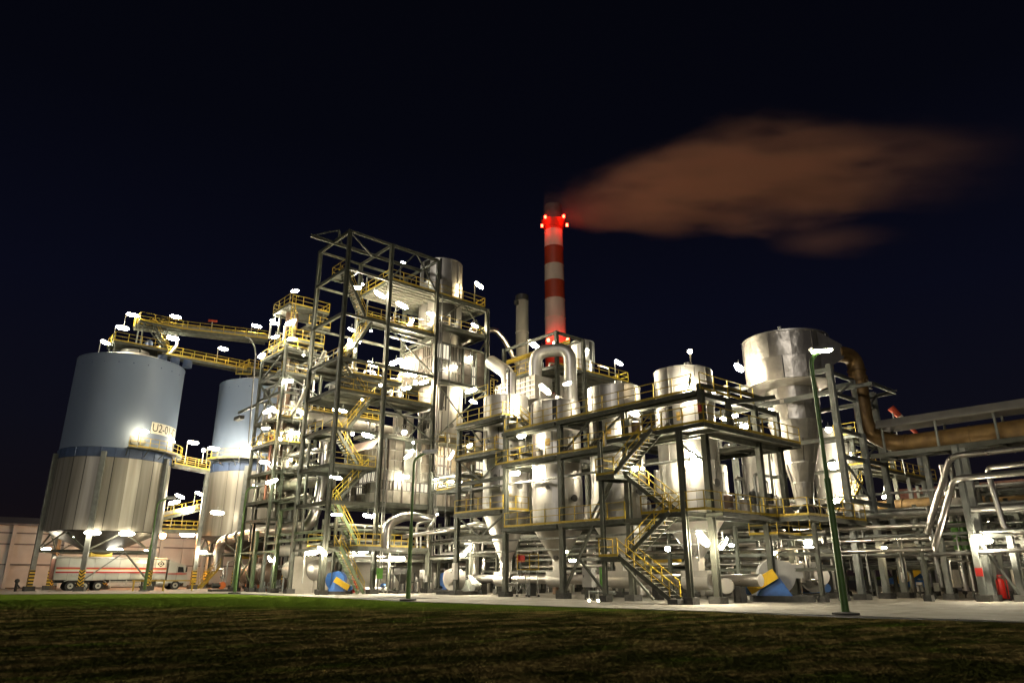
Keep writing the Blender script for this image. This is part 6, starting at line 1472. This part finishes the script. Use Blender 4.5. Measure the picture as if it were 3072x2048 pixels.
# ================================================================ YARD EQUIPMENT
def extinguisher(loc, label, s=1.0, wheels=True, rz=0):
    t = thing('fire_extinguisher', label, 'extinguisher', loc, rz=R(rz)); pl = lambda n, mb, m, sm=None: part(n, mb, m, t, sm, world=False)
    pl('cylinder', MB().lathe([(.02, .15 * s), (.20 * s, .18 * s), (.22 * s, .25 * s), (.22 * s, 1.1 * s), (.16 * s, 1.22 * s), (.06 * s, 1.27 * s), (.05 * s, 1.35 * s)], 18), 'red', 30)
    pl('valve', MB().bb((-.06 * s, -.06 * s, 1.33 * s), (.06 * s, .06 * s, 1.45 * s)), 'galv')
    pl('hose', MB().tube([(0, -.06 * s, 1.4 * s), (-.12 * s, -.26 * s, 1.25 * s), (-.1 * s, -.27 * s, .7 * s)], .025 * s, 8), 'black', 40)
    if wheels:
        for y in (-.3, .3): pl('wheel', MB().tube([(-.12 * s, y * s - .03, .16 * s), (-.12 * s, y * s + .03, .16 * s)], .16 * s, 16), 'rubber', 30)
        pl('frame', MB().bar((-.25 * s, -.22 * s, .16 * s), (-.30 * s, -.22 * s, 1.45 * s), .04).bar((-.25 * s, .22 * s, .16 * s), (-.30 * s, .22 * s, 1.45 * s), .04).bar((-.30 * s, -.24 * s, 1.45 * s), (-.30 * s, .24 * s, 1.45 * s), .04).bar((-.12 * s, -.32 * s, .16 * s), (-.12 * s, .32 * s, .16 * s), .04), 'red')
extinguisher((21.39, -9.24, 0), 'large red wheeled extinguisher beside the lit A-frame', 1.12, True, 40)
extinguisher((-1.64, 35.06, 0), 'red extinguisher at the foot of the lower tower stair', 1.05, True, 40)
extinguisher((1.2, -0.82, 10.94), 'small red extinguisher on the corner column of the upper platform', .55, False)
for lb_, loc_, z_ in (('red round hydrant wheel behind the tower-end hopper', (6, 21.17, 2.66), 0), ('red valve box by the white fan', (76.88, 20.23, 0), 0)):
    t = thing('hydrant', lb_, 'hydrant', loc_); q_ = Vector(loc_)
    part('box', MB().bb((q_.x - .25, q_.y - .25, q_.z), (q_.x + .25, q_.y + .25, q_.z + .55)), 'red', t); part('stand', MB().bb((q_.x - .06, q_.y - .06, max(q_.z - 1.6, .02)), (q_.x + .06, q_.y + .06, q_.z)), 'steel', t)
def cabinet(label, loc, d, m, z0=.8, legs=True, rz=0, roof=False):
    t = thing('cabinet', label, 'cabinet', loc, rz=R(rz)); pl = lambda n, mb, mm: part(n, mb, mm, t, world=False)
    x, y, h = d; pl('body', MB().bb((-x / 2, -y / 2, z0), (x / 2, y / 2, z0 + h)), m)
    pl('door', MB().bb((-x / 2 - .02, -y / 2 + .05, z0 + .05), (-x / 2 - .003, y / 2 - .05, z0 + h - .05)), m); pl('handle', MB().bb((-x / 2 - .05, y / 2 - .16, z0 + h * .5), (-x / 2 - .022, y / 2 - .12, z0 + h * .5 + .15)), 'black')
    if legs:
        for yy in (-y / 2 + .05, y / 2 - .05): pl('leg', MB().bb((-.04, yy - .04, 0), (.04, yy + .04, z0)), 'steel')
    if roof: pl('rain_hood', MB().bb((-x / 2 - .15, -y / 2 - .1, z0 + h + .02), (x / 2 + .1, y / 2 + .1, z0 + h + .07)), 'galv')
    return t
c_ = cabinet('grey control box with a grid of buttons and rain hood by the green lamp post', (21.05, 3.01, 0), (.5, 1.0, 1.1), 'fan_grey', 1.1, True, 20, True)
for i in range(5):
    for j in range(4): part('button', MB().bb((-.285, -.38 + i * .17, 1.3 + j * .2), (-.272, -.30 + i * .17, 1.4 + j * .2)), 'black', c_, world=False)
cabinet('dark switch cabinet on a concrete block under the control box', (19.3, 2.24, 0), (.6, .8, .9), 'dark', .02, False, 20)
cabinet('tall pale instrument cabinet standing before the second hopper column', (1.82, 9.5, 0), (.5, .75, 1.25), 'fan_grey', .85, True, 10)
cabinet('grey electric box on the tower-end column', (1.7, 24.61, 1.28), (.3, .45, 1.3), 'fan_grey', 0, False, 0)
cabinet('dark green electric box under the tower corner', (-0.95, 32.2, 1.32), (.4, .55, .9), 'pipe_green', 0, False, 60)
cabinet('white instrument box beyond the blue fan at the tower foot', (4.61, 33.5, 1.3), (.4, .7, .8), 'fan_grey', 0, False, 60)
cabinet('yellow machine box deep behind the lower stair', (13.93, 12, 1.86), (1.6, 1.6, 1.0), 'belt_yellow', 0, False, 0)
cabinet('yellow machine box deep under the rack beyond the fan', (31.5, 12, 2), (1.4, 1.4, 1.2), 'belt_yellow', 0, False, 0)
cabinet('black twin post frame holding a wooden board by the green lamp post', (23.7, 3.14, 0), (.4, 1.1, 2.6), 'dark', .05, False, 20)
# wheeled work platform under the tower-end hopper
wp_ = thing('work_platform', 'wheeled aluminium work platform with yellow rails under the hopper', 'scaffold', (3.4, 18.35, 0)); q_ = Vector((3.4, 18.35, 0))
for a in (-1.6, -.2, 1.5):
    for b in (-.5, .5):
        part('leg', MB().bar((q_.x + b, q_.y + a, .12), (q_.x + b * .8, q_.y + a * .95, 1.0 if a > 0 else 2.0), .05), 'galv', wp_); part('caster', MB().tube([(q_.x + b - .04, q_.y + a, .1), (q_.x + b + .04, q_.y + a, .1)], .1, 10), 'rubber', wp_, 30)
part('bench', MB().bb((q_.x - .5, q_.y - .3, 1.0), (q_.x + .5, q_.y + 1.7, 1.06)), 'galv', wp_); part('upper_deck', MB().bb((q_.x - .5, q_.y - 1.7, 2.0), (q_.x + .5, q_.y - .2, 2.06)), 'yellow', wp_)
for k in range(4): part('lattice', MB().bar((q_.x - .5, q_.y - 1.6 + k * .8, .95), (q_.x - .5, q_.y - 1.2 + k * .8, .4), .035).bar((q_.x - .5, q_.y - 1.2 + k * .8, .4), (q_.x - .5, q_.y - .8 + k * .8, .95), .035), 'galv', wp_)
railing(wp_, [(q_.x - .48, q_.y - .25, 2.06), (q_.x - .48, q_.y - 1.65, 2.06), (q_.x + .48, q_.y - 1.65, 2.06)], toe=False)
bn = thing('pipe_bench', 'low grey pipe bench on two posts in front of the second hopper', 'bench', (0.99, 7.66, 0)); q_ = Vector((0.99, 7.66, 0))
part('pipe_run', MB().tube([(q_.x, q_.y + 1.0, .55), (q_.x, q_.y - 1.2, .55)], .1, 12), 'steel_grey', bn, 40)
for a in (.7, -.9): part('post', MB().bb((q_.x - .05, q_.y + a - .05, .04), (q_.x + .05, q_.y + a + .05, .5)), 'steel', bn)
for k, x in enumerate((1768, 1790)):
    pass
gp = (-0.93, 6.96, 0)
lamp((gp[0], gp[1], .12), 'small ground lamp on the paving before the tall instrument cabinet', 0, 'bulb', .35, 0, 'lamp_soft', 0)
gp = (-0.49, 6.58, 0)
lamp((gp[0], gp[1], .12), 'second ground lamp on the paving beside the pipe bench', 60, 'tube', .42, 0, 'lamp_soft', 0)
gc = pipe('green_pipe', 'short upright green pipe beside the stair column of the reactor frame', 'pipe', [(-0.2, 6.51, 0.9), (-0.2, 6.53, 2.1)], .14, 'pipe_green')
# dark hopper skid, pump skids
hs = thing('hopper_skid', 'dark hopper on a skid frame beside the middle green lamp post', 'hopper', (2.18, 33.35, 0)); q_ = Vector((2.18, 33.35, 0))
part('bin', MB().lathe([(.25, .9), (.95, 1.7), (.95, 2.3), (1.05, 2.35)], 4, q_), 'dark', hs)
for a in (-.8, .8):
    for b in (-.8, .8): part('leg', MB().bb((q_.x + a - .05, q_.y + b - .05, .03), (q_.x + a + .05, q_.y + b + .05, 1.8)), 'dark', hs)
part('skid', MB().bb((q_.x - 1.1, q_.y - 1.1, .04), (q_.x + 1.1, q_.y + 1.1, .22)), 'dark', hs); part('pipe_run', MB().tube([(q_.x, q_.y, .9), (q_.x, q_.y, .3)], .16, 12), 'pipe_grey', hs, 30)
for k, (lab, x, y, m) in enumerate((('pump skid with pale pipes between the tower corner and green post', 1165, 1778, 'pipe_alu'), ('small pump set at the outer end of the boiler rack', 655, 1774, 'orange'), ('bright valve group low behind the tower-end column', 1330, 1774, 'galv'), ('pump set low beyond the white fan', 2840, 1768, 'pipe_grey'), ('pump group among the dark pipes far behind the slanting pipes', 2790, 1766, 'pipe_grey'))):
    q_ = Vector(((2.63, 36.39, 0), (-7.53, 52.9, 0), (9.99, 37.67, 0), (60.93, 7.58, 0), (64.06, 10.52, 0))[k]); t = thing('pump_set', lab, 'pump', q_)
    part('plinth', MB().bb((q_.x - .9, q_.y - .6, .02), (q_.x + .9, q_.y + .6, .25)), 'concrete_dark', t)
    part('motor', MB().tube([(q_.x - .75, q_.y, .6), (q_.x + .05, q_.y, .6)], .27, 14), 'blue' if k in (0, 3) else 'dark', t, 30)
    part('casing', MB().tube([(q_.x + .25, q_.y - .22, .62), (q_.x + .25, q_.y + .22, .62)], .36, 16), m, t, 30)
    part('riser', MB().tube(elbow([(q_.x + .25, q_.y, .7), (q_.x + .25, q_.y, 2.2), (q_.x + .25, q_.y + 1.2, 2.2)], .3), .11, 12), 'pipe_alu', t, 40)
    part('riser', MB().tube(elbow([(q_.x + .6, q_.y, .5), (q_.x + .6, q_.y, 3.0), (q_.x + 1.6, q_.y + .4, 3.0)], .3), .08, 12), 'galv', t, 40)
    part('valve', MB().tube([(q_.x + .25, q_.y - .15, 1.5), (q_.x + .25, q_.y + .15, 1.5)], .2, 12), 'red' if k == 2 else 'pipe_grey', t, 30)
pl_ = thing('marker_pole', 'thin pole standing by the outermost silo leg', 'pole', (-21.98, 69.79, 0)); q_ = Vector((-21.98, 69.79, 0)); part('pole', MB().tube([(q_.x, q_.y, 0), (q_.x, q_.y, 2.6)], .05, 8), 'orange', pl_, 40); part('foot', MB().bb((q_.x - .3, q_.y - .3, .03), (q_.x + .3, q_.y + .3, .12)), 'dark', pl_)
hd = thing('standpipe', 'small dark standpipe on the road edge by the warehouse', 'hydrant', (-23.37, 66.67, 0)); q_ = Vector((-23.37, 66.67, 0)); part('riser', MB().tube([(q_.x, q_.y, 0), (q_.x, q_.y, .9)], .14, 10), 'dark', hd, 30); part('bonnet', MB().lathe([(.14, .9), (.24, 1.0), (.2, 1.2), (0, 1.3)], 12, q_), 'dark', hd, 30); part('arm', MB().tube([(q_.x, q_.y, .8), (q_.x + .3, q_.y - .3, .4)], .07, 8), 'dark', hd, 30)

# ================================================================ SMALL PIPEWORK ON THE DECKS
def equip(t, u0, u1, v0, v1, z, n, seed, hmax=2.4):
    g = random.Random(seed)
    for k in range(n):
        u, v = g.uniform(u0, u1), g.uniform(v0, v1); c = g.random()
        if c < .34:
            h = g.uniform(.8, hmax); r = g.choice((.04, .05, .07, .1)); e = g.uniform(.6, 2.0) * g.choice((-1, 1))
            q = (min(max(u + e, u0), u1), v, z + h) if g.random() < .6 else (u, min(max(v + e, v0), v1), z + h)
            part('pipe', MB().tube(elbow([(u, v, z + .02), (u, v, z + h), q], .25), r, 10), g.choice(('pipe_alu', 'galv', 'pipe_grey')), t, 40)
        elif c < .52:
            r = g.uniform(.18, .42); h = g.uniform(.7, min(1.9, hmax))
            part('drum', MB().lathe([(r * .9, .05), (r, .1), (r, h - r * .3), (r * .6, h - .03), (0, h)], 14, (u, v, z)), g.choice(('alu', 'alu_dull', 'pipe_grey', 'boiler')), t, 35)
        elif c < .66:
            part('junction_box', MB().box((u, v, z + g.uniform(.6, 1.5)), (.25, .4, g.uniform(.35, .8))), g.choice(('fan_grey', 'steel_grey', 'galv')), t)
        elif c < .82:
            h = g.uniform(.5, 1.1)
            part('valve', MB().tube([(u, v, z), (u, v, z + h)], .05, 8).tube([(u, v, z + h), (u, v, z + h + .04)], .2, 12).tube([(u - .2, v, z + h * .4), (u + .2, v, z + h * .4)], .12, 10), g.choice(('pipe_grey', 'dark', 'galv')), t, 35)
        else:
            L = g.uniform(.8, 2.2); r = g.uniform(.12, .28); b = (min(u + L, u1), v, z + .2 + r)
            part('drum', MB().tube([(u, v, z + .2 + r), b], r, 14), g.choice(('alu', 'alu_dull', 'pipe_grey')), t, 35)
for z, n in ((8.0, 14), (9.0, 10), (11.9, 14), (14.95, 16), (17.6, 16), (20.3, 12), (22.5, 14), (24.95, 14), (26.4, 10)): equip(tn, -5.6, -1.8, 46.2, 52, z, n, int(z * 10), 2.2)
for (a, b, c, d, z, n) in ((-1.0, 4.4, 34.8, 39, 18.1, 18), (-1.0, 4.4, 33.6, 39, 14.4, 16), (-1, 4.2, 35, 39, 19.9, 14), (-3.2, 4.3, 33.6, 35, 25.75, 10), (5.2, 11.2, 33.5, 34.8, 26.9, 12), (-.8, 4.4, 33.6, 39, 30.45, 8), (5.2, 12, 33.4, 35.2, 14.4, 14), (-5.5, 4, 35.5, 39, 8.1, 8), (-5.6, -1.5, 36.2, 39, 21.1, 8), (-5.6, -1.5, 36.2, 39, 11.1, 10), (-5.6, -1.5, 36.2, 39, 17.9, 10)): equip(tm, a, b, c, d, z, n, int(z * 10 + a), 2.2)
for z in (21.1, 11.1, 17.9): deck(tm, -5.8, 36.6, -1.4, 39.2, z - .02)
for c, zA, zL in zip(VC, (5.16, 5.16, 5.16, 6.6), (10.15, 10.15, 10.15, 11.42)):
    equip(rs, 6.9, 8.0, c[1] - 2.8, c[1] + 2.8, zA, 7, int(c[1] * 7), 3.2); equip(rs, 6.9, 8.0, c[1] - 2.8, c[1] + 2.8, zL, 6, int(c[1] * 9), 2.0)
    equip(rs, 2.1, 3.0, c[1] + 2.2, c[1] + 3.0, zL, 4, int(c[1] * 5), 1.6)
equip(rs, 8.4, 13.6, -.1, 5.2, 5.15, 22, 77, 3.4); equip(rs, 8.4, 10.8, .2, 5.2, 10.15, 10, 78, 1.8); equip(sr, 12, 22, 22.5, 29.5, 21.45, 14, 79, 1.6)
equip(th, 31.4, 40, 2.8, 4.4, 11.2, 8, 80, 1.8); equip(th, 31.4, 40, 2.8, 4.4, 6.6, 10, 81, 2.6)
yard = thing('valve_station', 'low cluttered valve station on the paving under the boiler house', 'valves', (2, 34, 0)); equip(yard, -1.5, 12, 32.5, 38.5, .05, 34, 82, 2.6)
yard = thing('valve_station', 'cluttered valve station behind the four hoppers', 'valves', (13, 14, 0)); equip(yard, 8.4, 15.5, -1, 30, .05, 60, 83, 2.4)
yard = thing('valve_station', 'cluttered valve station below the pipes beyond the cyclone frame', 'valves', (24, -8, 0)); equip(yard, 23.0, 29, -18, 2, .05, 44, 84, 2.6)
yard = thing('valve_station', 'cluttered valve station at the foot of the slim pipe tower', 'valves', (-4, 49, 0)); equip(yard, -5.6, -1.2, 40.5, 54, .05, 34, 85, 3.2)
# cable trays along the frames
def tray(t, p, q, w=.35):
    p, q = Vector(p), Vector(q); h = (q - p); h.z = 0; h.normalize(); s = Vector((-h.y, h.x, 0)) * w / 2
    mb = MB().bar(p + s, q + s, .03, .12).bar(p - s, q - s, .03, .12).bar(p - Vector((0, 0, .05)), q - Vector((0, 0, .05)), w, .02)
    part('cable_tray', mb, 'galv', t)
for z in (3.4, 4.2, 8.6): tray(rs, (2.5, 24.6, z), (2.5, .2, z))
for z in (5.9, 13.2, 16.6, 24.4): tray(tm, (-1.0, 33.5, z), (4.5, 33.5, z))
for z in (10.6, 16.1, 21.5): tray(tn, (-5.5, 46.2, z), (-5.5, 52.2, z))
for z in (5.6, 6.2, 7.4): tray(rk, (21.0, -16, z), (21.0, 9, z), .5)
